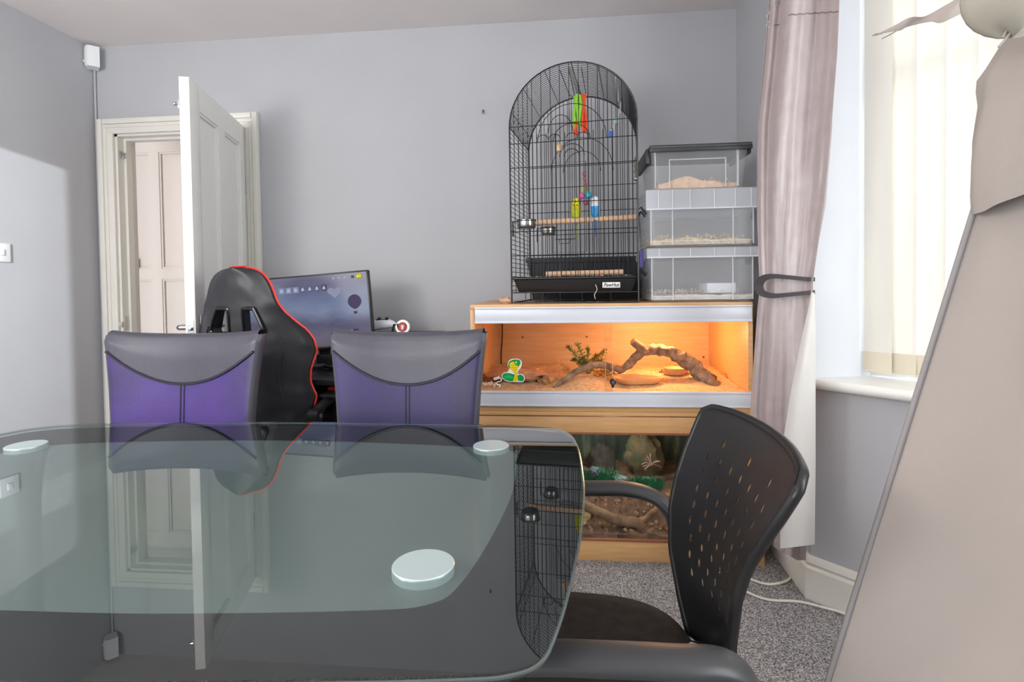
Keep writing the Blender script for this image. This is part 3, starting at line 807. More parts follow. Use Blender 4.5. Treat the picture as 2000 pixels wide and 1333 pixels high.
    # side bolster seams on the back
    for s in (-1, 1):
        k = int(nU / 2 + s * nU * .33); sm = MB()
        sm.tube([outer[i][k] + Vector((0, -.002, 0)) for i in range(0, 33)], .002, 5)
        obj('bolster_seam', sm, m_black, bk, world=False)
    s = MB(); s.box(-.25, .25, -.14, .33, .42, .51, .035, seg=3); obj('seat', s, m_le, t, world=False)
    s = MB(); s.tube([(-.25, -.10, .455), (-.25, .30, .455), (-.2, .335, .455), (.2, .335, .455), (.25, .30, .455), (.25, -.10, .455)], .007, 6); plabel(obj('seat_piping', s, m_red, t, world=False), 'red piping round the seat')
    for sx in (-1, 1):
        a = MB(); a.box(sx * .29 - .022, sx * .29 + .022, -.02, .06, .38, .66, .01)
        a.box(min(sx * .1, sx * .31), max(sx * .1, sx * .31), -.0, .05, .375, .40, .005)
        arm = obj('armrest', a, m_black, t, world=False)
        p = MB(); p.box(sx * .30 - .045, sx * .30 + .045, -.12, .16, .655, .672, .006); obj('arm_pad', p, m_black, arm, world=False)
        p = MB(); p.box(sx * .30 - .040, sx * .30 + .040, -.05, .15, .672, .69, .008, seg=3); plabel(obj('arm_pad_top', p, m_red, arm, world=False), 'red armrest pad')
        # recline bracket
        g = MB(); g.tube([(sx * .275, -.19, .60), (sx * .285, -.12, .635), (sx * .29, .02, .655)], [.026, .02, .014], 10)
        g.tube([(sx * .262, -.19, .60), (sx * .305, -.19, .60)], .028, 14); obj('recline_bracket', g, m_black, t, world=False)
        g = MB(); g.tube([(sx * .300, -.19, .60), (sx * .309, -.19, .60)], .009, 10); obj('bolt', g, m_grey, t, world=False)
    c = MB(); c.tube([(0, .1, .08), (0, .1, .40)], .027, 14); obj('gas_lift', c, m_black, t, world=False)
    for k in range(5):
        a = 2 * pi * k / 5 + .3; d = Vector((cos(a), sin(a), 0)); o0 = Vector((0, .1, 0))
        l = MB(); l.tube([o0 + Vector((0, 0, .10)), o0 + d * .14 + Vector((0, 0, .095)), o0 + d * .26 + Vector((0, 0, .07))], [.026, .022, .016], 8)
        lg = obj('base_leg', l, m_black, t, world=False)
        w = MB(); s2 = d.cross(Vector((0, 0, 1)))
        for q in (-.016, .016): w.tube([o0 + d * .26 + s2 * (q - .008) + Vector((0, 0, .029)), o0 + d * .26 + s2 * (q + .008) + Vector((0, 0, .029))], .029, 14)
        obj('caster', w, m_black, lg, world=False)
gaming_chair()

# ------------------------------------------------------------------ computer desk, monitor, controller, badge
def desk():
    t = thing('computer_desk', 'black computer desk with raised shelf against the back wall', 'desk', (-1.15, 2.5, 0))
    m = mat('black desk board', (28, 27, 29), .35, var=.1, vscale=20)
    obj('desktop', MB().box(-1.80, -.62, 2.20, 2.80, .705, .73, .002), m, t)
    for x in (-1.78, -.66): obj('leg_panel', MB().box(x, x + .02, 2.24, 2.78, 0, .705), m, t)
    obj('riser_shelf', MB().box(-.95, -.62, 2.50, 2.80, .862, .88, .002), m, t)
    for x in (-.945, -.645): obj('riser_side', MB().box(x, x + .018, 2.52, 2.79, .73, .862), m, t)
    obj('back_panel', MB().box(-1.76, -.66, 2.76, 2.775, .36, .62), m, t)
desk()
def monitor():
    t = thing('monitor', 'tilted black computer monitor showing a dusky game screen', 'monitor', (-1.13, 2.42, .73))
    c = Vector((-1.199, 2.45, .995)); MM = Matrix.Translation(c) @ Matrix.Rotation(radians(3.2), 4, 'Z') @ Matrix.Rotation(radians(-4.0), 4, 'Y')
    hw, hh = .305, .178
    b = MB(); b.box(-hw, hw, 0, .035, -hh, hh, .004, M=MM); b.box(-.2, .2, .035, .06, -.12, .10, .01, M=MM); obj('casing', b, m_black, t)
    b = MB(); b.box(-hw, hw, -.006, .002, -hh, -hh + .018, .002, M=MM); b.box(-hw, hw, -.004, .002, hh - .007, hh, .001, M=MM)
    b.box(-hw, -hw + .007, -.004, .002, -hh, hh, .001, M=MM); b.box(hw - .007, hw, -.004, .002, -hh, hh, .001, M=MM); obj('bezel', b, mat('dark bezel', (18, 18, 19), .35), t)
    # screen: dusk sky, bright above the middle, warm at the foot
    m, nt, bs, out = nodes_of('lit game screen')
    tc = nt.nodes.new('ShaderNodeTexCoord'); sp = nt.nodes.new('ShaderNodeSeparateXYZ'); nt.links.new(tc.outputs['Generated'], sp.inputs[0])
    nz = nt.nodes.new('ShaderNodeTexNoise'); nz.inputs['Scale'].default_value = 4; nz.inputs['Detail'].default_value = 6
    mp = nt.nodes.new('ShaderNodeMapping'); mp.inputs['Scale'].default_value = (1.0, 1, 2.2); nt.links.new(tc.outputs['Generated'], mp.inputs[0]); nt.links.new(mp.outputs[0], nz.inputs['Vector'])
    ad = nt.nodes.new('ShaderNodeMath'); ad.operation = 'MULTIPLY_ADD'; ad.inputs[1].default_value = .22; nt.links.new(nz.outputs['Fac'], ad.inputs[0]); nt.links.new(sp.outputs['Z'], ad.inputs[2])
    r = nt.nodes.new('ShaderNodeValToRGB'); e = r.color_ramp.elements
    e[0].position = .1; e[0].color = lin((96, 82, 92)); e[1].position = 1.0; e[1].color = lin((86, 84, 112))
    for ps, cc in ((.3, (100, 94, 112)), (.45, (84, 82, 106)), (.62, (112, 122, 150)), (.78, (102, 112, 142)), (.9, (96, 98, 128))):
        q = r.color_ramp.elements.new(ps); q.color = lin(cc)
    nt.links.new(ad.outputs[0], r.inputs[0])
    em = nt.nodes.new('ShaderNodeEmission'); em.inputs[1].default_value = .82; nt.links.new(r.outputs[0], em.inputs[0])
    gl = nt.nodes.new('ShaderNodeBsdfGlossy'); gl.inputs['Roughness'].default_value = .25; fr_ = nt.nodes.new('ShaderNodeFresnel'); mx = nt.nodes.new('ShaderNodeMixShader')
    nt.links.new(fr_.outputs[0], mx.inputs[0]); nt.links.new(em.outputs[0], mx.inputs[1]); nt.links.new(gl.outputs[0], mx.inputs[2]); nt.links.new(mx.outputs[0], out.inputs[0])
    scr = obj('screen', MB().box(-hw + .007, hw - .007, -.0015, .001, -hh + .018, hh - .007, M=MM), m, t)
    def plate(poly, mm, name, y=-.0025, th=.0006):
        b = MB(); n = len(poly); b.add([MM @ Vector((x, y, z)) for x, z in poly] + [MM @ Vector((x, y + th, z)) for x, z in poly], [list(range(n)), list(range(n, 2*n))[::-1]] + [[(i+1) % n, i, n+i, n+(i+1) % n] for i in range(n)])
        return obj(name, b, mm, scr, smooth=None)
    heart = []
    for k in range(40):
        a = 2*pi*k/40; heart.append((.142 + .0026 * 16 * sin(a)**3 * .8, .088 + .0024 * (13*cos(a) - 5*cos(2*a) - 2*cos(3*a) - cos(4*a)) * .75))
    plate(heart, glow('screen heart cloud', (134, 138, 160), .85), 'heart_cloud')
    bal = [(.232 + .032 * cos(a) * (1 if sin(a) > 0 else 1 - .35 * (sin(a)) ** 2), .036 + .034 * sin(a)) for a in [2*pi*k/28 for k in range(28)]]
    plate(bal, glow('screen balloon', (78, 70, 96), .8), 'balloon'); plate([(.222, -.008), (.242, -.008), (.239, -.020), (.225, -.020)], MATS['screen balloon'], 'balloon_basket')
    for i in range(7):
        x = -.120 + .0335 * i; plate([(x, .098), (x + .027, .098), (x + .027, .126), (x, .126)], glow('screen tile %d' % (i // 3), ((128, 138, 166), (92, 94, 118), (84, 76, 92))[i // 3], .8), 'menu_tile')
        q = plate([(x + .006, .104), (x + .021, .106), (x + .016, .121), (x + .009, .118)], glow('screen tile mark', (168, 172, 192), .85), 'tile_icon', -.0035)
    for i, x in enumerate((.142, .168, .196)): plate([(x + .005 * cos(a), .152 + .005 * sin(a)) for a in [2*pi*k/10 for k in range(10)]], glow('screen icon', (164, 166, 186), .8), 'status_icon')
    plate([(.226, .146), (.240, .146), (.240, .158), (.226, .158)], MATS['screen tile 2'], 'status_icon')
    plate([(.262 + .0145 * cos(a), .153 + .011 * sin(a)) for a in [2*pi*k/18 for k in range(18)]], glow('screen badge', (150, 146, 20), .9), 'counter_badge')
    plate([(.205, -.098), (.240, -.098), (.240, -.090), (.205, -.090)], glow('screen button', (66, 58, 72), .8), 'screen_button'); plate([(.209 + .003 * cos(a), -.094 + .003 * sin(a)) for a in [2*pi*k/8 for k in range(8)]], MATS['screen icon'], 'button_icon', -.0035)
    cu = bpy.data.curves.new('txt', 'FONT'); cu.body = '60'; cu.size = .021; cu.align_x = 'CENTER'; cu.align_y = 'CENTER'
    to = bpy.data.objects.new('txt', cu); COL.objects.link(to); bpy.context.view_layer.update()
    me = bpy.data.meshes.new_from_object(to.evaluated_get(bpy.context.evaluated_depsgraph_get())); bpy.data.objects.remove(to)
    b = MB(); b.add([MM @ Vector((v.co.x + .262, -.0042, v.co.y + .153)) for v in me.vertices], [list(p.vertices) for p in me.polygons]); obj('counter_digits', b, glow('screen yellow', (255, 250, 60), 1.0), scr, smooth=None)
    b = MB(); b.box(-1.155, -1.105, 2.475, 2.49, .75, .95, .003); b.box(-1.165, -1.095, 2.47, 2.495, .745, .80, .004); obj('neck', b, m_black, t)
    b = MB()
    for p in ((-1.36, 2.36), (-.90, 2.36), (-1.25, 2.60), (-1.01, 2.60)): b.tube([(-1.13, 2.48, .748), (p[0], p[1], .738)], [.014, .008], 8)
    obj('stand_feet', b, m_black, t)
monitor()
def controller():
    p = at(752, 641, 2.6)
    t = thing('game_controller', 'white game controller on a dark dock on the raised shelf', 'controller', (p.x, 2.6, .88))
    b = MB(); b.box(p.x - .075, p.x + .07, 2.55, 2.65, .8805, .893, .004); obj('dock', b, m_black, t)
    c = Vector((p.x - .01, 2.60, .918))
    b = MB(); pts = [c + Vector(q) for q in ((-.085, .0, -.020), (-.06, 0, .0), (-.02, 0, .012), (.02, 0, .016), (.05, 0, .012), (.075, -.01, -.006))]
    b.tube(cat_rom(pts, 6), [.014 + .012 * sin(pi * min(1, k / 26)) for k in range(31)], 14); obj('shell', b, mat('white controller shell', (214, 218, 226), .4), t)
    b = MB()
    for x in (-.015, .022): b.tube([c + Vector((x, -.006, .034)), c + Vector((x, -.008, .046))], [.006, .009], 10)
    b.box(c.x - .03, c.x + .03, 2.585, 2.605, c.z + .033, c.z + .039, .002); obj('thumbstick', b, m_black, t)
    b = MB(); b.tube([c + Vector((.055, -.022, -.02)), c + Vector((.062, -.02, .012)), c + Vector((.080, -.02, .016)), c + Vector((.085, -.022, -.02))], .0065, 8); obj('grip_bracket', b, m_black, t)
controller()
def badge():
    p = at(787, 656, 2.58)
    t = thing('round_badge', 'round white standing disc with red crest on the shelf end', 'badge', (p.x, p.y, .88))
    M = Matrix.Translation((p.x, p.y, .918)) @ Matrix.Rotation(radians(82), 4, 'X')
    b = MB(); b.lathe([(0, -.006), (.033, -.006), (.036, -.003), (.036, .003), (.033, .006), (0, .006)], 32, M); obj('disc', b, mat('white enamel', (232, 230, 224), .3), t)
    b = MB(); b.lathe([(.021, .0062), (.0235, .0066), (.024, .0062)], 28, M)
    def q(x, y): return M @ Vector((x, y, .0068))
    sh = [(-.012, .012), (.012, .012), (.013, .0), (.008, -.011), (0, -.017), (-.008, -.011), (-.013, 0)]
    b.add([q(*s) for s in sh], [list(range(len(sh)))]); obj('crest', b, mat('red enamel', (196, 60, 62), .4), t)
    b = MB(); b.add([M @ Vector((x, y, .0074)) for x, y in ((-.006, .006), (-.001, .009), (.006, .004), (.003, -.004), (.005, -.009), (-.004, -.010), (-.002, -.002))], [list(range(7))]); obj('crest_figure', b, MATS['white enamel'], t)
    b = MB(); b.box(p.x - .02, p.x + .02, p.y - .012, p.y + .012, .88, .886, .002); obj('foot', b, m_black, t)
badge()

# ------------------------------------------------------------------ vivarium (upper) with its contents
VX0, VX1, VY0, VY1 = -.384, .722, 2.20, 2.80
VZ0, VZ1 = .604, 1.036
m_rail = mat('white runner plastic', (204, 206, 214), .3)
m_vglass = glass('vivarium glass', (.97, .985, .98))
def viv():
    t = thing('vivarium', 'beech vivarium with white runners and lit orange interior', 'vivarium', ((VX0 + VX1) / 2, 2.5, VZ0))
    obj('top_panel', MB().box(VX0, VX1, VY0, VY1, VZ1 - .018, VZ1, .001), m_wood, t)
    for x0, x1 in ((VX0, VX0 + .018), (VX1 - .018, VX1)): obj('side_panel', MB().box(x0, x1, VY0, VY1, VZ0, VZ1 - .018, .001), m_wood, t)
    obj('back_panel', MB().box(VX0 + .018, VX1 - .018, VY1 - .012, VY1, VZ0, VZ1 - .018), m_wood_in, t)
    obj('base_panel', MB().box(VX0 + .018, VX1 - .018, VY0 + .004, VY1 - .012, VZ0, VZ0 + .018), m_wood, t)
    obj('plinth_strip', MB().box(VX0 + .018, VX1 - .018, VY0 + .002, VY0 + .02, VZ0 + .0, VZ0 + .027, .001), m_wood, t)
    xa, xb = VX0 + .02, VX1 - .005
    def runner(z0, z1, up_):
        b = MB(); b.box(xa, xb, VY0 - .008, VY0 + .02, z0, z1, .002)
        zz = z1 if up_ else z0
        b.box(xa, xb, VY0 - .012, VY0 + .004, zz - .006, zz + .003, .0015); b.box(xa, xb, VY0 - .014, VY0 - .004, (z0 if up_ else z1) - .004, (z0 if up_ else z1) + .004, .002)
        return b
    plabel(obj('top_runner', runner(.966, 1.022, False), m_rail, t), 'white plastic top runner')
    plabel(obj('bottom_runner', runner(.630, .684, True), m_rail, t), 'white plastic bottom runner')
    xm = at(1186, 690, VY0).x
    for (a, c, y) in ((VX0 + .02, xm + .02, VY0 + .004), (xm - .008, VX1 - .02, VY0 + .011)):
        g = obj('glass_door', MB().box(a, c, y, y + .004, .676, .972), m_vglass, t)
        e = MB(); e.box(c - .001 if y < VY0 + .008 else a, (c + .0015) if y < VY0 + .008 else a + .0025, y - .0005, y + .0045, .684, .966); obj('polished_edge', e, mat('glass edge', (190, 170, 140), .2), g)
    k = at(1197, 746, VY0 - .004); b = MB(); M = Matrix.Translation(k) @ Matrix.Rotation(radians(90), 4, 'X')
    b.lathe([(.011, -.006), (.0125, 0), (.0125, .012), (.010, .016), (0, .016)], 20, M); b.box(k.x - .005, k.x + .005, VY0 - .004, VY0 + .012, k.z - .024, k.z - .006, .001)
    lk = obj('door_lock', b, m_black, t); plabel(lk, 'round black lock knob on the glass')
    b = MB(); b.lathe([(.0065, .0163), (.0065, .0168), (0, .0168)], 14, M); obj('lock_face', b, mat('lock face', (116, 122, 150), .3, .6), lk)
    # screw heads on the back panel
    for (px, py) in ((1021, 659), (1146, 658), (1374, 698)):
        b = MB(); p = at(px, py, VY1 - .013); b.tube([p, p + Vector((0, -.003, 0))], .0045, 8); obj('screw', b, m_black, t)
    # cobra sticker, built of flat cut vinyl pieces on the outside of the glass
    ys = VY0 + .0035
    def pts(l): return [at(920 + x / 10, 680 + y / 10, ys) for x, y in l]
    def decal(l, col, name, par, k):
        P = [p + Vector((0, -.0006 * k, 0)) for p in cat_rom(pts(l), 5, True)]; n = len(P)
        b = MB(); b.add(P + [p + Vector((0, .0005, 0)) for p in P], [list(range(n)), list(range(n, 2*n))[::-1]] + [[(i+1) % n, i, n+i, n+(i+1) % n] for i in range(n)])
        return obj(name, b, mat('vinyl %s' % (col,), col, .45), par, smooth=None)
    st = decal([(715,300),(760,235),(830,212),(930,218),(985,260),(990,330),(970,390),(925,440),(920,505),(990,510),(1045,560),(1045,630),(1000,668),(920,668),(840,668),(740,660),(650,625),(600,570),(610,510),(660,478),(710,470),(745,405),(715,350)], (240, 240, 236), 'sticker', t, 1)
    plabel(st, 'cobra sticker with white outline on the glass')
    decal([(612,560),(640,500),(720,490),(800,505),(850,530),(860,600),(820,648),(740,645),(660,615)], (8, 150, 74), 'sticker_coil', st, 2)
    decal([(905,545),(960,520),(1020,550),(1035,610),(1000,648),(930,640),(900,600)], (8, 150, 74), 'sticker_coil', st, 2)
    decal([(640,560),(720,530),(800,548),(830,580),(760,600),(680,590)], (24, 186, 92), 'sticker_highlight', st, 3)
    decal([(735,330),(760,270),(820,240),(880,235),(920,300),(945,360),(905,430),(905,520),(915,600),(905,645),(825,650),(840,580),(855,500),(820,450),(755,400)], (242, 214, 24), 'sticker_hood', st, 3)
    decal([(728,330),(755,262),(830,228),(900,228),(860,262),(790,275),(750,320),(770,400),(740,370)], (14, 140, 62), 'sticker_hood_edge', st, 4)
    decal([(845,265),(880,232),(940,232),(965,270),(955,330),(925,352),(885,330),(850,300)], (20, 150, 62), 'sticker_head', st, 5)
    decal([(868,272),(885,262),(898,280),(888,298),(870,292)], (236, 240, 226), 'sticker_eye', st, 6)
    for i, y in enumerate((330, 375, 420, 465, 510, 555, 600)):
        decal([(790 + i * 9, y), (840 + i * 6, y + 12), (895 + i * 2, y), (895 + i * 2, y + 5), (840 + i * 6, y + 18), (790 + i * 9, y + 6)], (176, 140, 18), 'sticker_scale', st, 4)
    # white hand-lettered name and squiggle
    b = MB()
    def stroke(l, r=.0009, cl=False): b.tube([p + Vector((0, -.001, 0)) for p in cat_rom(pts(l), 5)], r, 6)
    stroke([(60,735),(75,650),(105,720),(140,650),(160,735)]); stroke([(200,692),(225,696),(245,672),(252,722)])
    stroke([(300,676),(272,690),(272,722),(296,726),(308,700),(298,676)]); stroke([(328,726),(334,676)]); stroke([(330,700),(352,676),(366,690),(366,730)])
    stroke([(398,636),(396,700),(400,726)]); stroke([(372,676),(424,668)]); stroke([(424,680),(436,718),(452,716)]); stroke([(472,668),(468,730),(446,768)])
    plabel(obj('lettering', b, mat('white vinyl', (244, 240, 234), .5), t), 'white hand-lettered name on the glass')
    b = MB(); stroke([(545,550),(520,575),(460,590),(455,618),(505,610),(560,585),(590,610),(585,645),(520,665),(500,695),(520,715),(570,725),(570,745),(540,770)], .0020); plabel(obj('squiggle', b, MATS['white vinyl'], t), 'white snake squiggle beside the name')
    return t
VIV = viv()

FZ = VZ0 + .019                                             # inner floor
m_sand = mat('sandy substrate', (226, 196, 156), .95, col2=(192, 156, 116), vscale=60, bump=.5, bscale=160)
def heap(x0, x1, y0, y1, zf, base, nx=70, ny=36, amp=.008, seed=0):
    G = []
    for j in range(ny):
        y = lerp(y0, y1, j / (ny - 1)); row = []
        for i in range(nx):
            x = lerp(x0, x1, i / (nx - 1)); row.append(Vector((x, y, zf(x, y) + amp * noise.noise(Vector((x * 14, y * 14, seed))) + amp * .5 * noise.noise(Vector((x * 45, y * 45, seed + 3))))))
        G.append(row)
    b = MB(); b.grid(G)
    # close it down to the floor
    Bm = [[Vector((p.x, p.y, base)) for p in r] for r in G]; b.grid(Bm, flip=True)
    b.grid([Bm[0], G[0]]); b.grid([G[-1], Bm[-1]]); b.grid([[r[0] for r in G], [r[0] for r in Bm]]); b.grid([[r[-1] for r in Bm], [r[-1] for r in G]])
    return b
def zsub(x, y):
    z = .680 + .055 * (y - 2.22)
    z += .030 * math.exp(-((x - .06) / .10) ** 2 - ((y - 2.36) / .10) ** 2)
    z += .016 * math.exp(-((x - .60) / .08) ** 2 - ((y - 2.5) / .12) ** 2)
    return z
o = obj('sandy_substrate', heap(VX0 + .02, VX1 - .02, VY0 + .022, VY1 - .013, zsub, FZ), m_sand, smooth=60); tag(o, 'loose sandy bedding covering the lit vivarium floor', 'substrate'); o['kind'] = 'stuff'

m_bark = mat('grey brown bark', (156, 132, 112), .9, col2=(104, 82, 66), vscale=40, bump=1.0, bscale=90, stretch=(1, 1, 1))
def limb(b, pts, rad, n=14, per=8, jit=.35):
    P = cat_rom(pts, per); R = []
    for k in range(len(P)):
        f = k / per; i = min(int(f), len(rad) - 2); R.append(lerp(rad[i], rad[i+1], min(1, f - i)))
    b.tube(P, R, n, jitter=jit, js=55)
def viv_branch():
    t = thing('bark_branch', 'thick forked bark branch arching across the lit vivarium', 'branch', (.3, 2.42, .69))
    b = MB(); q = lambda px, py, y: at(px, py, y)
    limb(b, [q(1082, 758, 2.27), q(1102, 742, 2.29), q(1135, 722, 2.33), q(1168, 713, 2.37), q(1195, 718, 2.40), q(1213, 722, 2.42)], [.006, .010, .014, .015, .014, .015])
    obj('slender_limb', b, m_bark, t, smooth=50)
    b = MB(); limb(b, [q(1207, 727, 2.43), q(1228, 712, 2.44), q(1252, 690, 2.45), q(1275, 684, 2.45), q(1305, 687, 2.44), q(1340, 705, 2.42), q(1366, 728, 2.40), q(1385, 748, 2.38), q(1398, 768, 2.36)], [.014, .017, .021, .024, .026, .029, .032, .036, .036], 18, jit=.45)
    obj('main_limb', b, m_bark, t, smooth=50)
    b = MB(); limb(b, [q(1262, 688, 2.445), q(1248, 677, 2.43), q(1236, 667, 2.42)], [.021, .017, .016], 14); obj('stub', b, m_bark, t, smooth=50)
    b = MB(); e = q(1236, 667, 2.42); d = (q(1236, 667, 2.42) - q(1248, 677, 2.43)).normalized(); b.tube([e, e + d * .003], .0135, 14); plabel(obj('sawn_end', b, mat('pale sawn wood', (188, 150, 110), .8), t), 'pale sawn end of the stub')
viv_branch()

m_cork = mat('reddish sandstone', (212, 154, 114), .9, col2=(170, 116, 84), vscale=14, bump=.8, bscale=50)
def slab_hide():
    t = thing('stone_hide', 'flat reddish stone ledge on two rocks behind the cobra sticker', 'hide', (-.2, 2.40, .68))
    c = at(1010, 730, 2.40); b = MB(); b.rock(c, (.125, .09, .024), 3, .22, 2.2, 4); b.rock(c + Vector((.0, .01, -.012)), (.118, .085, .018), 9, .25, 3, 3); obj('ledge', b, m_cork, t, smooth=50)
    b = MB(); b.rock(at(988, 757, 2.36), (.04, .05, .030), 5, .3, 2, 3); obj('support_rock', b, mat('pale rough stone', (178, 146, 112), .95, var=.2, vscale=40, bump=.7), t, smooth=50)
    b = MB(); b.rock(at(1034, 757, 2.42), (.05, .05, .026), 6, .3, 2, 3); obj('support_rock', b, MATS['pale rough stone'], t, smooth=50)
slab_hide()
tag(obj('sandstone_block', MB().rock(at(1076, 742, 2.40), (.055, .06, .030), 11, .3, 2.5, 4), mat('crumbly sandstone', (196, 144, 98), .95, var=.2, vscale=30, bump=.8), smooth=50), 'crumbly pale stone right of the reddish ledge', 'rock')
def leaf_cloud(b, c, size, n, ln, wd, seed, droop=.2, mi=None):
    rnd = random.Random(seed)
    for _ in range(n):
        d = Vector((rnd.gauss(0, 1), rnd.gauss(0, 1), rnd.gauss(.2, .9))).normalized(); r = rnd.random() ** .5
        p = Vector(c) + Vector((d.x * size[0], d.y * size[1], d.z * size[2])) * r
        dv = (d + Vector((rnd.gauss(0, .5), rnd.gauss(0, .5), rnd.gauss(0, .5) - droop))).normalized(); s = dv.orthogonal().normalized(); s = Matrix.Rotation(rnd.random() * 6.3, 3, dv) @ s
        l = ln * rnd.uniform(.6, 1.3); w = wd * rnd.uniform(.7, 1.2); nn = dv.cross(s)
        b.add([p, p + dv * l * .5 + s * w, p + dv * l, p + dv * l * .5 - s * w, p + dv * l * .5 + nn * w * .5], [(0, 1, 4), (1, 2, 4), (2, 3, 4), (3, 0, 4)], rnd.choice(mi) if mi else 0)
def fern():
    t = thing('artificial_plant', 'green artificial fir-like plant behind the slender branch', 'plant', tuple(at(1145, 735, 2.56)))
    m1 = mat('dull green leaf', (92, 112, 50), .6, var=.3, vscale=40); m2 = mat('olive leaf', (142, 122, 52), .6)
    rnd = random.Random(4)
    base = at(1150, 735, 2.56)
    for i, (px, py) in enumerate(((1112, 680), (1128, 674), (1148, 684), (1140, 700), (1164, 696), (1178, 686), (1176, 704), (1122, 704))):
        e = at(px, py, 2.54 + .03 * sin(i)); b = MB(); path = cat_rom([base, lerp(base, e, .5) + Vector((0, 0, .015)), e], 6); b.tube(path, .0018, 5)
        for k, p in enumerate(path[3:]):
            dv = (path[min(k + 4, len(path) - 1)] - path[k + 2]).normalized()
            for _ in range(7):
                l = .022 * rnd.uniform(.6, 1.2); d = (dv * .7 + Vector((rnd.gauss(0, .6), rnd.gauss(0, .5), rnd.gauss(0, .6)))).normalized(); s = d.orthogonal().normalized() * .0032
                b.add([p, p + d * l * .5 + s, p + d * l, p + d * l * .5 - s], [(0, 1, 2, 3)])
        obj('sprig', b, m2 if i in (5, 6, 4) else m1, t, smooth=None)
fern()
def twig(label, px, py, ends, m, y, n=8, ln=.014):
    rnd = random.Random(int(px)); base = at(px, py, y); b = MB()
    for (ex, ey) in ends:
        e = at(ex, ey, y - .01); path = cat_rom([base, lerp(base, e, .5) + Vector((0, 0, .006)), e], 5); b.tube(path, .0014, 5)
        for p in path[2:]:
            for _ in range(n):
                d = Vector((rnd.gauss(0, 1), rnd.gauss(0, .7), rnd.gauss(.2, 1))).normalized(); s = d.orthogonal().normalized() * .0015; l = ln * rnd.uniform(.5, 1.1)
                b.add([p, p + d * l * .5 + s, p + d * l, p + d * l * .5 - s], [(0, 1, 2, 3)])
    return tag(obj('dried_sprig', b, m, smooth=None), label, 'plant')
m_dry = mat('dry straw', (196, 148, 92), .9, var=.25, vscale=50); m_brn = mat('dry brown moss', (134, 84, 44), .9, var=.3, vscale=60)
twig('dry straw-coloured sprig left of the green plant', 1116, 733, ((1090, 706), (1098, 722), (1104, 712)), m_dry, 2.46)
def clump(name, label, cat, c, size, n, ln, wd, m, seed):
    b = MB(); leaf_cloud(b, c, size, n, ln, wd, seed, -.2); o = tag(obj(name, b, m, smooth=None), label, cat); return o
clump('moss_clump', 'olive moss clump under the branch fork', 'moss', at(1183, 731, 2.50), (.055, .04, .026), 420, .014, .0022, mat('olive moss', (150, 116, 44), .9, var=.3, vscale=60), 2)
clump('moss_clump', 'brown fuzzy moss under the branch arch by the small bowl', 'moss', at(1312, 733, 2.58), (.085, .03, .022), 500, .014, .0020, m_brn, 3)
clump('straw_clump', 'pale straw tuft against the right end of the lit vivarium', 'straw', at(1425, 742, 2.50), (.045, .05, .028), 420, .024, .0015, m_dry, 5)
m_dish = mat('terracotta resin', (222, 170, 118), .55, var=.08, vscale=20)
def dish(label, c, rx, ry, h, wob, name='feeding_dish'):
    rim = []; n = 40; b = MB(); rows = []
    for (f, z) in ((.72, 0), (.80, .15), (1.0, .85), (1.02, 1.0), (.96, 1.0), (.84, .55), (.5, .35), (.02, .3)):
        rows.append([Vector((c.x + rx * f * cos(a) * (1 + wob * cos(3 * a + .5)), c.y + ry * f * sin(a) * (1 + wob * cos(3 * a + .5)), c.z + h * z)) for a in [2*pi*k/n for k in range(n)]])
    b.grid(rows, closed_u=True); b.f.append(list(range(n))[::-1]); b.m.append(0)
    return tag(obj(name, b, m_dish, smooth=50), label, 'dish')
dish('wide three-cornered terracotta dish under the branch arch', Vector((.30, 2.36, .690)), .095, .062, .028, .16)
dish('small terracotta bowl beside the thick end of the branch', Vector((.49, 2.52, .702)), .055, .05, .030, .04, 'water_bowl')
b = MB(); ps = at(981, 628, VY1 - .02); b.tube(cat_rom([ps + Vector((0, 0, .03)), at(981, 660, VY1 - .02), at(979, 690, VY1 - .02), at(979, 718, VY1 - .02)], 5), .003, 6)
obj('probe_cable', b, m_black, VIV)
b = MB(); b.tube(cat_rom([Vector((at(1426, 640, 2.70).x, 2.70, 1.018)), at(1428, 655, 2.70), at(1431, 690, 2.70), at(1435, 720, 2.69), at(1433, 742, 2.68)], 5), .003, 6)
obj('probe_cable', b, m_black, VIV)
def guard():
    p = at(1421, 640, 2.66);     q = at(1421, 705, 2.66)
    b = MB(); b.box(p.x - .02, p.x + .014, 2.655, 2.668, q.z + .02, 1.0185, .002); t = plabel(obj('hanging_strip', b, mat('dark red brown plastic', (66, 36, 28), .5), VIV), 'dark narrow hanging strip')  # narrow dark strip hung from the vivarium roof
    b = MB(); b.add([(p.x - .02, 2.655, q.z + .02), (p.x + .014, 2.655, q.z + .02), (p.x + .012, 2.655, q.z - .012), (p.x - .02, 2.668, q.z + .02), (p.x + .014, 2.668, q.z + .02), (p.x + .012, 2.668, q.z - .012)], [(0, 2, 1), (3, 4, 5), (0, 3, 5, 2), (1, 2, 5, 4), (0, 1, 4, 3)]); obj('tip', b, MATS['dark red brown plastic'], t, smooth=None)
    b = MB(); b.box(p.x - .004, p.x + .001, 2.652, 2.656, q.z + .05, 1.0); obj('tube', b, mat('reddish tube', (150, 60, 44), .3), t)
guard()
t = thing('heat_lamp', 'small heat lamp fixed under the vivarium roof', 'lamp', (.42, 2.46, .945))
b = MB(); b.lathe([(.028, 1.017), (.028, 1.0), (.018, .99), (.016, .975)][::-1], 18, Matrix.Translation((.42, 2.46, 0))); obj('lamp_holder', b, m_upvc, t)
b = MB(); b.ball((.42, 2.46, .972), .016, 14, 8); obj('bulb', b, glow('orange bulb', (255, 150, 60), 6.0), t)

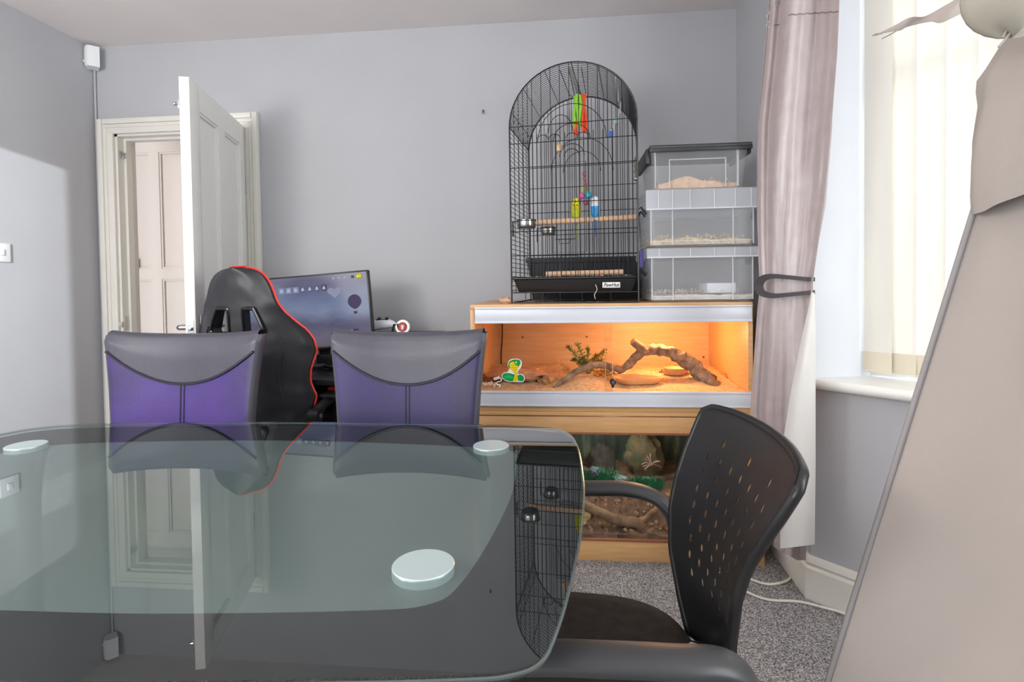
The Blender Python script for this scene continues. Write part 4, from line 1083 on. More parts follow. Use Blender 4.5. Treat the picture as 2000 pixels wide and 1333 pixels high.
# ------------------------------------------------------------------ lower terrarium with its contents
def terrarium():
    x0, x1, y0, y1, z1 = VX0 - .005, .765, 2.205, 2.80, .603
    t = thing('terrarium_cabinet', 'beech terrarium with planted forest floor below the lit vivarium', 'terrarium', ((x0 + x1) / 2, 2.5, 0))
    for a, c in ((x0, x0 + .02), (x1 - .02, x1)): obj('side_panel', MB().box(a, c, y0, y1, 0, z1 - .018, .001), m_wood, t)
    obj('top_panel', MB().box(x0, x1, y0 - .004, y1, z1 - .016, z1, .001), m_wood, t)
    obj('back_panel', MB().box(x0 + .02, x1 - .02, y1 - .012, y1, 0, z1 - .018), m_wood_in, t)
    obj('front_rail', MB().box(x0 + .02, x1 - .02, y0 + .002, y0 + .02, .518, z1 - .021, .001), m_wood, t)
    obj('plinth', MB().box(x0 + .02, x1 - .02, y0 + .002, y0 + .02, 0, .082, .001), m_wood, t)
    obj('base_panel', MB().box(x0 + .02, x1 - .02, y0 + .02, y1 - .012, .06, .078), m_wood, t)
    m_tr = mat('brown runner', (140, 84, 58), .5)
    obj('top_runner', MB().box(x0 + .02, x1 - .02, y0 - .002, y0 + .016, .511, .519, .001), m_tr, t); obj('bottom_runner', MB().box(x0 + .02, x1 - .02, y0 - .002, y0 + .016, .081, .089, .001), m_tr, t)
    for (a, c, y) in ((x0 + .02, .22, y0 + .006), (.20, x1 - .02, y0 + .012)): obj('glass_door', MB().box(a, c, y, y + .003, .088, .513), m_vglass, t)
    b = MB(); b.tube([(-.1, 2.42, .535), (.5, 2.42, .535)], .008, 10); b.box(-.12, .52, 2.40, 2.44, .543, .586); obj('added_light_bar', b, m_upvc, t)  # bar added under the top to go with the extra terrarium light
    # printed forest backdrop on the back panel
    m, nt, bs, out = nodes_of('printed forest backdrop')
    tc = nt.nodes.new('ShaderNodeTexCoord'); mp = nt.nodes.new('ShaderNodeMapping'); mp.inputs['Scale'].default_value = (9, 1, 2.0); nt.links.new(tc.outputs['Object'], mp.inputs[0])
    n = nt.nodes.new('ShaderNodeTexNoise'); n.inputs['Scale'].default_value = 2.4; n.inputs['Detail'].default_value = 7; nt.links.new(mp.outputs[0], n.inputs['Vector'])
    r = nt.nodes.new('ShaderNodeValToRGB'); e = r.color_ramp.elements; e[0].position = .35; e[0].color = lin((44, 54, 48)); e[1].position = .68; e[1].color = lin((128, 134, 112))
    k = r.color_ramp.elements.new(.5); k.color = lin((64, 78, 64)); nt.links.new(n.outputs['Fac'], r.inputs[0]); nt.links.new(r.outputs[0], bs.inputs['Base Color']); bs.inputs['Roughness'].default_value = .6
    obj('backdrop', MB().box(x0 + .022, x1 - .022, y1 - .0145, y1 - .0122, .08, z1 - .02), m, t)
terrarium()
m_soil = mat('brown forest soil', (138, 106, 82), .95, col2=(88, 66, 52), vscale=26, bump=1.0, bscale=70)
def zsoil(x, y):
    s = max(0, min(1, (y - 2.30) / .12)); s = s * s * (3 - 2 * s)
    z = lerp(.100 + .10 * max(0, y - 2.23), .212, s) + .015 * math.exp(-((x - .55) / .12) ** 2) * s
    return z
o = obj('forest_soil', heap(VX0 + .02, .74, 2.226, 2.783, zsoil, .0785, 80, 44, .016, 5), m_soil, smooth=60); tag(o, 'brown soil bank with leaf litter inside the lower terrarium', 'soil'); o['kind'] = 'stuff'
m_twig = mat('pale driftwood', (156, 122, 92), .8, col2=(110, 80, 58), vscale=22, bump=.5, bscale=60)
def driftwood():
    t = thing('driftwood_branch', 'forked pale driftwood lying at the front of the lower terrarium', 'branch', (.25, 2.27, .11)); q = at
    b = MB(); limb(b, [q(1100, 968, 2.29), q(1148, 990, 2.28), q(1180, 1006, 2.28), q(1215, 1019, 2.275), q(1243, 1022, 2.27), q(1262, 1038, 2.26), q(1290, 1047, 2.26), q(1330, 1052, 2.26)], [.016, .018, .019, .021, .022, .018, .015, .012], 16, jit=.3); obj('main_limb', b, m_twig, t, smooth=50)
    b = MB(); limb(b, [q(1250, 1020, 2.275), q(1262, 1012, 2.29), q(1280, 996, 2.31), q(1300, 982, 2.33)], [.014, .012, .011, .010], 12); obj('side_limb', b, m_twig, t, smooth=50)
driftwood()
for (nm, lab, c, s, sd, m) in (('mossy_rock', 'large brown mossy rock at the back of the lower terrarium', at(1258, 890, 2.62), (.085, .07, .11), 21, mat('brown mossy stone', (112, 90, 66), .95, col2=(70, 74, 50), vscale=16, bump=.9, bscale=40)),
                               ('dark_rock', 'dark rock behind the bright green grass on the left', at(1175, 905, 2.68), (.06, .06, .10), 23, mat('dark stone', (66, 58, 54), .9, var=.3, vscale=20, bump=.8)),
                               ('blue_grey_stone', 'flat blue grey stone between the green grasses', at(1210, 935, 2.50), (.035, .03, .013), 25, mat('blue grey stone', (130, 150, 156), .7, var=.1, vscale=20)),
                               ('slate_stone', 'dark slate stone leaning in front of the left green grass', at(1160, 922, 2.46), (.026, .02, .022), 27, mat('slate stone', (72, 88, 92), .6, var=.2, vscale=20, bump=.6)),
                               ('tan_rock', 'tan sandy rock at the left of the soil bank', at(1130, 1005, 2.30), (.05, .04, .035), 29, mat('tan stone', (180, 146, 100), .9, var=.15, vscale=20, bump=.5))):
    tag(obj(nm, MB().rock(c, s, sd, .3, 2.2, 4), m, smooth=50), lab, 'rock')
def grass(label, c, wdt, n, hgt, m, seed):
    rnd = random.Random(seed); b = MB()
    for _ in range(n):
        p = Vector(c) + Vector((rnd.uniform(-wdt, wdt), rnd.uniform(-.03, .03), -.01)); d = Vector((rnd.gauss(0, .55), rnd.gauss(-.2, .35), 1)).normalized(); l = hgt * rnd.uniform(.5, 1.2); s = Vector((1, 0, 0)) * .0016
        m1 = p + d * l * .6; e = m1 + (d + Vector((rnd.gauss(0, .6), rnd.gauss(-.2, .3), -.5))).normalized() * l * .5
        b.add([p - s, p + s, m1 + s, m1 - s, e], [(0, 1, 2, 3), (3, 2, 4)])
    return tag(obj('plastic_grass', b, m, smooth=None), label, 'plant')
m_gr = mat('teal green plastic grass', (44, 128, 88), .5, var=.25, vscale=30)
grass('bright teal green plastic grass at the left of the lower terrarium', at(1165, 934, 2.50), .080, 520, .060, m_gr, 1)
grass('bright teal green plastic grass below the brown mossy rock', at(1262, 946, 2.45), .065, 520, .046, m_gr, 2)
def pink_roots():
    rnd = random.Random(3); b = MB(); c = at(1272, 908, 2.50)
    for _ in range(16):
        d = Vector((rnd.gauss(0, 1), rnd.gauss(0, .5), rnd.gauss(.2, .7))).normalized(); b.tube(cat_rom([c, c + d * .022 + Vector((0, 0, .004)), c + d * .044 + Vector((0, 0, rnd.uniform(-.012, .008)))], 4), [.0022] * 8 + [.001], 5)
    tag(obj('pinkish_root', b, mat('pinkish root', (166, 132, 120), .8)), 'pinkish spidery root in front of the brown mossy rock', 'plant')
pink_roots()
def litter():
    rnd = random.Random(8); b = MB()
    for _ in range(290):
        x = rnd.uniform(.02, .56); y = rnd.uniform(2.24, 2.40); z = zsoil(x, y) + rnd.uniform(.004, .012); d = Vector((rnd.gauss(0, 1), rnd.gauss(0, 1), rnd.gauss(0, .5))).normalized(); s = d.orthogonal().normalized(); l = rnd.uniform(.010, .026); w = l * .35; p = Vector((x, y, z)); nn = d.cross(s)
        b.add([p, p + d * l * .5 + s * w + nn * .002, p + d * l, p + d * l * .5 - s * w + nn * .002], [(0, 1, 2, 3)], rnd.choice((0, 1)))
    o = tag(obj('leaf_litter', b, [mat('dead leaf brown', (128, 84, 60), .8), mat('dead leaf pale', (176, 134, 96), .8)], smooth=None), 'brown dead leaves scattered at the front of the soil', 'leaves'); o['kind'] = 'stuff'
litter()

# ------------------------------------------------------------------ bird cage
CG = thing('bird_cage', 'tall black arched wire bird cage on top of the vivarium', 'cage', (.035, 2.265, VZ1), radians(-7.2))
CM = MWD[CG.name]; CW, CD_, CS, CH = .519, .43, .735, .98         # width, depth, straight height, top of the arch
RW = .0014
def arch_z(x, w=CW / 2, spring=CS, top=CH): return spring + (top - spring) * sqrt(max(0, 1 - (x / w) ** 2))
def arch_path(y, w=CW / 2, spring=CS, top=CH, n=28): return [Vector((w * cos(pi - pi * k / n), y, spring + (top - spring) * sin(pi * k / n))) for k in range(n + 1)]
def seg(b, p, q, r=RW, n=4): b.tube([p, q], r, n)
def cage():
    hw = CW / 2
    # frame of thicker rod
    b = MB(); fr_ = .0034
    for y in (0, CD_):
        b.tube([Vector((-hw, y, 0))] + arch_path(y) + [Vector((hw, y, 0))], fr_, 8)
        seg(b, (-hw, y, .003), (hw, y, .003), fr_ * .8, 6); seg(b, (-hw, y, .045), (hw, y, .045), fr_ * .7, 6)
    for x in (-hw, hw):
        seg(b, (x, 0, .003), (x, CD_, .003), fr_ * .8, 6); seg(b, (x, 0, .045), (x, CD_, .045), .0024, 6); seg(b, (x, 0, CS), (x, CD_, CS), .0024, 6)
    for x in (-.20, -.13, -.055, .035, .15): seg(b, (x, 0, .003), (x, 0, .045), .0016)
    obj('frame', b, m_wire, CG, world=False)
    # front: upright wires, rails, hatch doors, ornamental hoops
    b = MB(); n = 27
    for i in range(1, n):
        x = -hw + CW * i / n
        if -.16 < x < .17 and True:
            seg(b, (x, -.001, .105), (x, -.001, .50)); seg(b, (x, -.001, .50), (x, -.001, min(arch_z(x), .70 + .0 * i)))
            if i % 2: seg(b, (x, -.001, .70), (x, -.001, arch_z(x)))
        else: seg(b, (x, -.001, .105), (x, -.001, arch_z(x)))
    for z, x0, x1 in ((.105, -hw, hw), (.20, -hw, hw), (.30, -hw, hw), (.415, -hw, hw), (.565, -hw, hw), (.665, -hw, hw), (.735, -hw, hw)): seg(b, (x0, -.003, z), (x1, -.003, z), .0017)
    def hoop(xc, z, r, k=1.0): b.tube([Vector((xc + r * cos(pi - pi * i / 14), -.004, z + r * k * sin(pi * i / 14))) for i in range(15)], .0015, 4)
    for xc, z, r, k in ((0.0, .665, .14, 1.05), (0.0, .665, .075, .9), (-.045, .70, .05, 1.4), (-.12, .672, .024, .9), (-.07, .672, .024, .9), (.0, .672, .024, .9), (.045, .672, .024, .9), (0, .60, .05, 1), (0, .60, .03, 1)): hoop(xc, z, r, k)
    obj('front_panel', b, m_wire, CG, world=False, kind='stuff')
    b = MB()
    for (x0, x1, z0, z1) in ((-.085, .055, .21, .575), (-.05, .02, .115, .195)):
        b.tube([Vector((x0, -.005, z0)), Vector((x0, -.005, z1)), Vector((x1, -.005, z1)), Vector((x1, -.005, z0))], .0018, 5, closed=True)
    b.tube([(-.055, -.010, .262), (-.055, -.012, .245), (-.012, -.012, .245), (-.012, -.010, .262)], .0016, 5); seg(b, (-.07, -.006, .263), (.012, -.006, .263), .0016)
    obj('door', b, m_wire, CG, world=False)
    b = MB()
    for i in range(1, n):
        x = -hw + CW * i / n; seg(b, (x, CD_, .03), (x, CD_, arch_z(x)))
    for z in (.12, .22, .32, .43, .55, .65): seg(b, (-hw, CD_ - .002, z), (hw, CD_ - .002, z), .0016)
    for r in (.15, .09): b.tube([Vector((r * cos(pi - pi * i / 14), CD_ - .003, .62 + r * 1.1 * sin(pi * i / 14))) for i in range(15)], .0015, 4)
    obj('back_panel', b, m_wire, CG, world=False, kind='stuff')
    for sx in (-1, 1):
        b = MB(); z = .055
        while z < CS: seg(b, (sx * hw, 0, z), (sx * hw, CD_, z)); z += .0195
        for y in (.09, .18, .27, .36): seg(b, (sx * hw * 1.003, y, .045), (sx * hw * 1.003, y, CS), .0016)
        obj('side_panel', b, m_wire, CG, world=False, kind='stuff')
    b = MB()
    for i in range(1, 22): b.tube(arch_path(CD_ * i / 22, n=24), RW, 4)
    for a in (15, 40, 65, 90, 115, 140, 165):
        x = hw * cos(radians(a)); z = CS + (CH - CS) * sin(radians(a)); seg(b, (x, 0, z), (x, CD_, z), .0016)
    obj('roof', b, m_wire, CG, world=False, kind='stuff')
    for a in (45, 92, 135):
        x = hw * cos(radians(a)) * .985; z = CS + (CH - CS) * sin(radians(a)) * .985; d = Vector((-sin(radians(a)), 0, cos(radians(a))))
        b = MB(); p = Vector((x, 0, z)); e = Vector((x, CD_ * (.85 if a == 92 else .72), z)); wv = d * .006; th = Vector((cos(radians(a)), 0, sin(radians(a)))) * .002
        p.y = .02
        b.add([p + wv, p - wv, e - wv, e + wv, p + wv - th, p - wv - th, e - wv - th, e + wv - th], [(0, 1, 2, 3), (7, 6, 5, 4), (0, 4, 5, 1), (1, 5, 6, 2), (2, 6, 7, 3), (3, 7, 4, 0)])
        plabel(obj('roof_strap', b, mat('white strap', (214, 210, 212), .5), CG, world=False, smooth=None), 'white strap along the arched roof')
    b = MB()
    for xc in (-.03, .022): b.tube([Vector((xc - .018, .02, CH - .02)), Vector((xc - .012, .30, CH - .03)), Vector((xc, .33, CH - .03)), Vector((xc + .012, .30, CH - .03)), Vector((xc + .018, .02, CH - .02))], .0018, 5)
    obj('carry_handle', b, m_wire, CG, world=False)
    # pull-out tray and grille
    b = MB(); rows = []
    for (s, z) in ((.90, .048), (.905, .050), (.965, .098), (1.0, .103), (1.0, .107), (.955, .106), (.89, .056)):
        x = hw * s; y0 = CD_ / 2 - CD_ / 2 * s - .012; y1 = CD_ / 2 + CD_ / 2 * s - .02; c = .012
        rows.append([Vector(p) for p in ((-x + c, y0, z), (x - c, y0, z), (x, y0 + c, z), (x, y1 - c, z), (x - c, y1, z), (-x + c, y1, z), (-x, y1 - c, z), (-x, y0 + c, z))])
    b.grid(rows, closed_u=True); b.f.append(list(range(8))[::-1]); b.m.append(0); b.f.append([6 * 8 + i for i in range(8)]); b.m.append(0)
    tray = obj('tray', b, mat('black tray plastic', (30, 30, 32), .4), CG, world=False)
    b = MB(); b.box(.118, .188, -.0125, -.008, .062, .084, .001)
    pl = plabel(obj('name_plate', b, mat('white label plate', (226, 224, 220), .5), tray, world=False), 'white plate with black script lettering')
    cu = bpy.data.curves.new('txt', 'FONT'); cu.body = 'PawHut'; cu.size = .0205; cu.align_x = 'CENTER'; cu.align_y = 'CENTER'; cu.shear = .25; cu.offset = .0004
    to = bpy.data.objects.new('txt', cu); COL.objects.link(to); bpy.context.view_layer.update()
    me = bpy.data.meshes.new_from_object(to.evaluated_get(bpy.context.evaluated_depsgraph_get())); bpy.data.objects.remove(to)
    lt = MB(); lt.add([Vector((v.co.x * .92 + .153, -.0131, v.co.y + .073)) for v in me.vertices], [list(p.vertices) for p in me.polygons])
    # third level: keep the lettering with the tray
    obj('plate_lettering', lt, m_black, tray, world=False, smooth=None)
    b = MB()
    for i in range(1, 26): seg(b, (-hw + CW * i / 26, .005, .109), (-hw + CW * i / 26, CD_ - .01, .109), .0014)
    for y in (.02, CD_ - .03): seg(b, (-hw, y, .110), (hw, y, .110), .0018)
    obj('floor_grille', b, m_wire, CG, world=False, kind='stuff')
    # door hooks on the right-hand side
    for z in (.375, .13):
        b = MB(); b.tube([(hw, .05, z), (hw + .012, .05, z + .012), (hw + .034, .05, z - .018)], [.003, .004, .005], 8); b.tube([(hw, .09, z - .01), (hw + .012, .09, z), (hw + .03, .09, z - .024)], [.003, .0035, .004], 8)
        obj('side_hook', b, m_black, CG, world=False)
    # perches
    m_pe = mat('pale perch wood', (214, 178, 146), .7, var=.12, vscale=25, stretch=(6, 1, 1))
    b = MB(); b.tube([(-hw + .02, .17, .352), (-.1, .17, .356), (.1, .17, .359), (hw - .004, .17, .362)], .0125, 12, jitter=.15, js=60); plabel(obj('perch', b, m_pe, CG, world=False), 'pale wooden perch across the middle of the cage')
    b = MB(); b.tube([(-.135, .14, .124), (.0, .14, .126), (.20, .12, .127)], .0115, 12, jitter=.15, js=60); tag(obj('loose_perch', MB().merge(b, CM), m_pe), 'pale wooden perch lying loose on the cage floor', 'perch')
cage()
def cw(x, y, z): return CM @ Vector((x, y, z))
def bowl(label, x, y, z, r):
    t = thing('feeding_bowl', label, 'bowl', tuple(cw(x, y, z)), radians(-7.2), 'steel feeding bowls in the cage')
    b = MB(); b.lathe([(0, 0), (r * .86, 0), (r * .95, .004), (r, .018), (r * 1.0, .036), (r * 1.06, .038), (r * .95, .037), (r * .93, .02), (r * .85, .006), (0, .006)], 28); obj('bowl_body', b, m_steel, t, world=False)
    b = MB(); b.tube([Vector((r * 1.03 * cos(2*pi*k/24), r * 1.03 * sin(2*pi*k/24), .032)) for k in range(24)], .002, 5, closed=True); b.tube([(-r * 1.0, 0, .032), (-r * 1.5, 0, .034), (-r * 1.5, 0, -.03)], .002, 5); b.tube([(-r * .8, .02, .032), (-r * 1.5, .02, .034), (-r * 1.5, .02, -.03)], .002, 5); obj('holder', b, m_wire, t, world=False)
bowl('larger steel feeding bowl clipped at the front left of the cage', -.20, .035, .315, .040)
bowl('smaller steel feeding bowl behind and right of the larger one', -.145, .27, .305, .034)

# budgerigars
def budgie(label, x, y, z, rz, body, head, wing, tailc, facing):
    """local: front towards -y; feet at the perch top z=0"""
    t = thing('budgerigar', label, 'bird', tuple(cw(x, y, z)), rz)
    lean = Matrix.Rotation(radians(-8), 4, 'X')
    prof = [(.0005, -.012), (.009, -.008), (.016, .004), (.0205, .020), (.021, .032), (.0185, .045), (.0150, .054), (.0138, .060), (.0148, .067), (.0145, .074), (.0115, .081), (.006, .0855), (.0005, .087)]
    b = MB(); n = 20; rows = []
    for r, zz in prof: rows.append([lean @ Vector((r * cos(2*pi*k/n), r * .92 * sin(2*pi*k/n) - (.004 if zz > .055 else .0), zz)) for k in range(n)])
    b.grid(rows, closed_u=True)
    b.m = [0 if i < 5 * n else 1 for i in range(len(b.f))]
    bd_ = obj('body', b, [body, head], t, world=False, smooth=80)
    for s in (-1, 1):
        w = MB(); G = []
        for i in range(7):
            f = i / 6; zz = lerp(.050, -.022, f); wd = .012 * sin(pi * min(1, .25 + .72 * f)) + .001
            G.append([lean @ Vector((s * (.0185 - .004 * f), .004 + wd * u + .008 * f, zz)) + Vector((s * .003 * (1 - u * u), 0, 0)) for u in (-1, -.4, .2, .8)])
        w.sheet(G, .002); obj('wing', w, wing, t, world=False, smooth=60)
        e = MB(); e.ball(lean @ Vector((s * .0118, -.012, .073)), .0021, 8, 6); obj('eye', e, m_black, t, world=False)
        f = MB()
        for dx in (-.003, .003): f.tube([(s * .008, 0, .004), (s * .008 + dx, -.010, .001), (s * .008 + dx, -.014, -.006)], .0012, 5)
        obj('foot', f, mat('bird foot', (150, 130, 124), .6), t, world=False)
    k = MB(); k.tube([lean @ Vector((0, -.016, .069)), lean @ Vector((0, -.0205, .0665)), lean @ Vector((0, -.0195, .061))], [.004, .003, .0008], 8); obj('beak', k, mat('bird beak', (176, 150, 100), .5), t, world=False)
    tl = MB(); tl.sheet([[Vector((-.006, .010, -.006)), Vector((.006, .010, -.006))], [Vector((-.005, .018, -.045)), Vector((.005, .018, -.045))], [Vector((-.0015, .026, -.09)), Vector((.0015, .026, -.09))]], .002); obj('tail', tl, tailc, t, world=False)
    return t
m_yel = mat('yellow plumage', (228, 214, 24), .8); m_ygr = mat('yellow green plumage', (182, 186, 34), .8, var=.15, vscale=80)
m_blu = mat('blue plumage', (66, 154, 214), .8, var=.1, vscale=80); m_wht = mat('white plumage', (226, 228, 230), .8)
def barred(name, a, c):
    m, nt, b, out = nodes_of(name); tc = nt.nodes.new('ShaderNodeTexCoord'); w = nt.nodes.new('ShaderNodeTexWave'); w.bands_direction = 'Z'; w.inputs['Scale'].default_value = 70; w.inputs['Distortion'].default_value = 3
    r = nt.nodes.new('ShaderNodeValToRGB'); r.color_ramp.elements[0].color = lin(a); r.color_ramp.elements[1].color = lin(c); nt.links.new(tc.outputs['Object'], w.inputs['Vector']); nt.links.new(w.outputs['Fac'], r.inputs[0]); nt.links.new(r.outputs[0], b.inputs['Base Color']); b.inputs['Roughness'].default_value = .8
    return m
by = budgie('yellow green budgerigar on the perch facing the room', -.005, .17, .371, radians(-4), m_ygr, m_yel, barred('barred yellow wing', (120, 110, 30), (210, 196, 40)), mat('green grey tail', (120, 124, 62), .8), 0)
mk = MB()
for s in (-1, 1): mk.ball(Vector((s * .007, -.0215, .050)), .0028, 8, 6, sc=(1, .5, 1.4))
obj('throat_spot', mk, mat('throat spot', (58, 44, 30), .8), by, world=False)
budgie('blue budgerigar with white head sitting beside the yellow one', .080, .17, .372, radians(176), m_blu, m_wht, barred('barred blue wing', (70, 110, 150), (210, 218, 226)), mat('blue tail', (60, 96, 150), .8), 1)

# toys in the cage
def tassel():
    p = cw(.02, .22, .93); t = thing('tassel_toy', 'lime green and orange ribbon tassel hanging in the cage', 'toy', (p.x, p.y, p.z - .2))
    rnd = random.Random(2)
    def strands(cx, top, bot, n, spread, m, nm):
        b = MB()
        for i in range(n):
            x = cx + spread * (i / (n - 1) - .5); y = p.y + rnd.uniform(-.012, .012); G = []
            for k in range(7):
                f = k / 6; z = lerp(top, bot + rnd.uniform(-.006, .006) * f, f); xx = x + .004 * sin(6 * f + i) ; wd = .0045
                G.append([Vector((xx - wd, y + .002 * sin(i + 3 * f), z)), Vector((xx + wd, y - .002 * sin(i + 3 * f), z))])
            b.sheet(G, .0012)
        obj(nm, b, m, t, smooth=60)
    a = at(1128, 185, p.y); z1 = at(1128, 248, p.y).z
    strands(at(1129, 200, p.y).x, a.z, z1, 9, .034, mat('lime felt', (142, 206, 58), .8), 'green_ribbon')
    strands(at(1141, 200, p.y).x, at(1141, 184, p.y).z, at(1141, 258, p.y).z, 4, .012, mat('orange felt', (232, 84, 44), .8), 'orange_ribbon')
    strands(at(1125, 250, p.y).x, at(1125, 238, p.y).z, at(1125, 264, p.y).z, 3, .008, MATS['orange felt'], 'orange_ribbon')
    b = MB(); b.tube([a + Vector((.01, 0, -.005)), Vector((a.x + .006, p.y, 2.0))], .0015, 5); obj('cord', b, m_wire, t)
tassel()
def bell_toy():
    y = cw(.05, .20, 0).y; t = thing('ball_chain_toy', 'pink and blue ball chain toy hanging above the budgerigars', 'toy', tuple(at(1143, 400, y)))
    pk = mat('pink plastic', (214, 88, 152), .35); bl = mat('turquoise plastic', (52, 170, 190), .35); rd = mat('red plastic', (214, 58, 74), .4); yl = mat('yellow plastic', (226, 200, 60), .4); gn = mat('green plastic', (52, 168, 108), .4)
    for (px, py, r, m) in ((1136, 383, .014, pk), (1149, 382, .016, bl), (1144, 396, .0125, pk)):
        b = MB(); b.ball(at(px, py, y), r, 16, 10); obj('ball', b, m, t)
    for i, (px, py, m) in enumerate(((1141, 340, rd), (1142, 349, rd), (1143, 357, rd), (1146, 364, rd), (1137, 370, yl), (1148, 371, gn))):
        c = at(px, py, y); b = MB(); b.tube([c + Vector((.005 * cos(2*pi*k/12), .003 * (i % 2) * sin(2*pi*k/12), .010 * sin(2*pi*k/12))) for k in range(12)], .002, 5, closed=True); obj('chain_link', b, m, t)
    b = MB(); b.tube([at(1141, 335, y), at(1139, 275, y)], .0012, 5); obj('cord', b, m_wire, t)
bell_toy()
def dice(label, px, py, y, s, m, top, name='block_toy'):
    c = at(px, py, y); t = thing(name, label, 'toy', (c.x, c.y, c.z - s))
    b = MB(); b.box(c.x - s * .75, c.x + s * .75, c.y - s * .7, c.y + s * .7, c.z - s, c.z + s, s * .25); obj('block', b, m, t)
    b = MB(); q = at(top[0], top[1], y); b.tube(cat_rom([c + Vector((0, 0, s)), lerp(c, q, .5) + Vector((.006, 0, 0)), q], 4), .0022, 6); b.ball(c + Vector((0, 0, s * 1.3)), s * .4, 8, 6); obj('rope', b, mat('toy rope', (198, 192, 190), .8), t)
yb_ = cw(0, .10, 0).y
dice('orange dotted block hanging near the left front of the cage', 1092, 290, yb_, .013, mat('orange plastic', (232, 146, 34), .5, col2=(240, 220, 180), vscale=160), (1094, 272))
dice('blue block hanging on a rope at the right of the cage', 1193, 262, yb_ + .1, .013, mat('blue plastic', (48, 116, 206), .4), (1200, 235))
dice('pale teal block on a rope below the right roof strap', 1204, 238, yb_ + .12, .010, mat('pale teal plastic', (140, 190, 182), .5), (1212, 200))
c = at(1241, 330, cw(.24, .05, 0).y); t = thing('bell_chain', 'small metal bell chain at the right edge of the cage', 'toy', (c.x, c.y, c.z - .04))
b = MB()
for i in range(7): b.ball(c + Vector((.002 * (-1) ** i, 0, .045 - .011 * i)), .0055, 8, 6)
obj('beads', b, mat('aged metal beads', (120, 110, 96), .35, .8), t); b = MB(); b.ball(c + Vector((0, 0, -.04)), .009, 12, 8); obj('bell', b, m_steel, t)
def tangle():
    y = cw(.05, .02, 0).y; cols = ((216, 90, 50), (230, 190, 60), (90, 90, 100), (214, 120, 110)); b = MB()
    for i, l in enumerate((((1140, 546), (1160, 543), (1178, 535)), ((1138, 552), (1152, 550), (1168, 552)), ((1146, 548), (1166, 545), (1175, 540)), ((1150, 556), (1140, 558), (1134, 560)))):
        b.tube(cat_rom([at(px, py, y) for px, py in l], 5), .0022, 6, mi=i)
    b.tube(cat_rom([at(1163, 556, y - .03), at(1166, 566, y - .035), at(1161, 576, y - .035), at(1163, 584, y - .035)], 5), .0015, 5, mi=4)
    tag(obj('frayed_rope_toy', b, [mat('rope strand %d' % i, c, .8) for i, c in enumerate(cols)] + [MATS['toy rope']]), 'frayed coloured rope toy draped over the cage tray', 'toy')
tangle()
def seeds():
    rnd = random.Random(6); b = MB(); s = MB(); s.ball((0, 0, 0), .0022, 5, 3)
    for _ in range(420):
        x = rnd.uniform(-.24, .24); y = rnd.choice((rnd.uniform(.0, .06), rnd.uniform(.0, .16))); b.merge(s, Matrix.Translation(cw(x, y, .0024)) @ Matrix.Diagonal((rnd.uniform(.6, 1.6), rnd.uniform(.6, 1.6), .9, 1)), rnd.choice((0, 0, 1, 2)))
    for _ in range(380):
        x = rnd.uniform(-.235, .235); y = rnd.uniform(.0, .2); b.merge(s, Matrix.Translation(cw(x, y, .112)) @ Matrix.Diagonal((rnd.uniform(.6, 1.8), rnd.uniform(.6, 1.8), .9, 1)), rnd.choice((0, 1, 2, 3)))
    o = tag(obj('spilled_seed', b, [mat('seed dark', (96, 84, 70), .8), mat('seed pale', (206, 190, 160), .8), mat('seed tan', (170, 136, 96), .8), mat('seed white', (226, 222, 216), .8)], smooth=60), 'spilled seed and husks over the cage floor and cabinet top', 'seed'); o['kind'] = 'stuff'
seeds()
p = at(986, 580, 2.30); tag(obj('crumpled_pebble', MB().rock((p.x, 2.32, VZ1 + .014), (.028, .024, .016), 31, .35, 3, 3, flat=.9), mat('pinkish stone', (196, 158, 136), .85, var=.2, vscale=40, bump=.6), smooth=40), 'small pinkish lumpy stone at the left of the cage foot', 'stone')
def black_tub():
    a = at(1029, 498, 2.74); c = at(1262, 490, 2.74); z1 = VZ1 + .155
    t = thing('black_storage_tub', 'shallow black plastic tub standing behind the bird cage', 'tub', ((a.x + c.x) / 2, 2.78, VZ1)); rows = []
    for (i, z) in ((.03, .0), (.025, .006), (.004, .135), (-.006, .137), (-.006, .155), (.008, .155), (.03, .02)):
        rows.append([Vector(q) for q in ((a.x + i, 2.735 + i * .3, VZ1 + z * 1.36), (c.x - i, 2.735 + i * .3, VZ1 + z * 1.36), (c.x - i, 2.795 - i * .2, VZ1 + z * 1.36), (a.x + i, 2.795 - i * .2, VZ1 + z * 1.36))])
    b = MB(); b.grid(rows, closed_u=True); b.f.append([0, 3, 2, 1]); b.m.append(0); b.f.append([24, 25, 26, 27]); b.m.append(0); obj('tub_body', b, mat('dark grey plastic', (48, 48, 52), .35), t, smooth=30)
    b = MB()
    for x in (.08, .16, .27, .38): b.box(a.x + x, a.x + x + .008, 2.729, 2.745, VZ1 + .02, VZ1 + .18, .002)
    obj('stiffening_rib', b, MATS['dark grey plastic'], t)
black_tub()

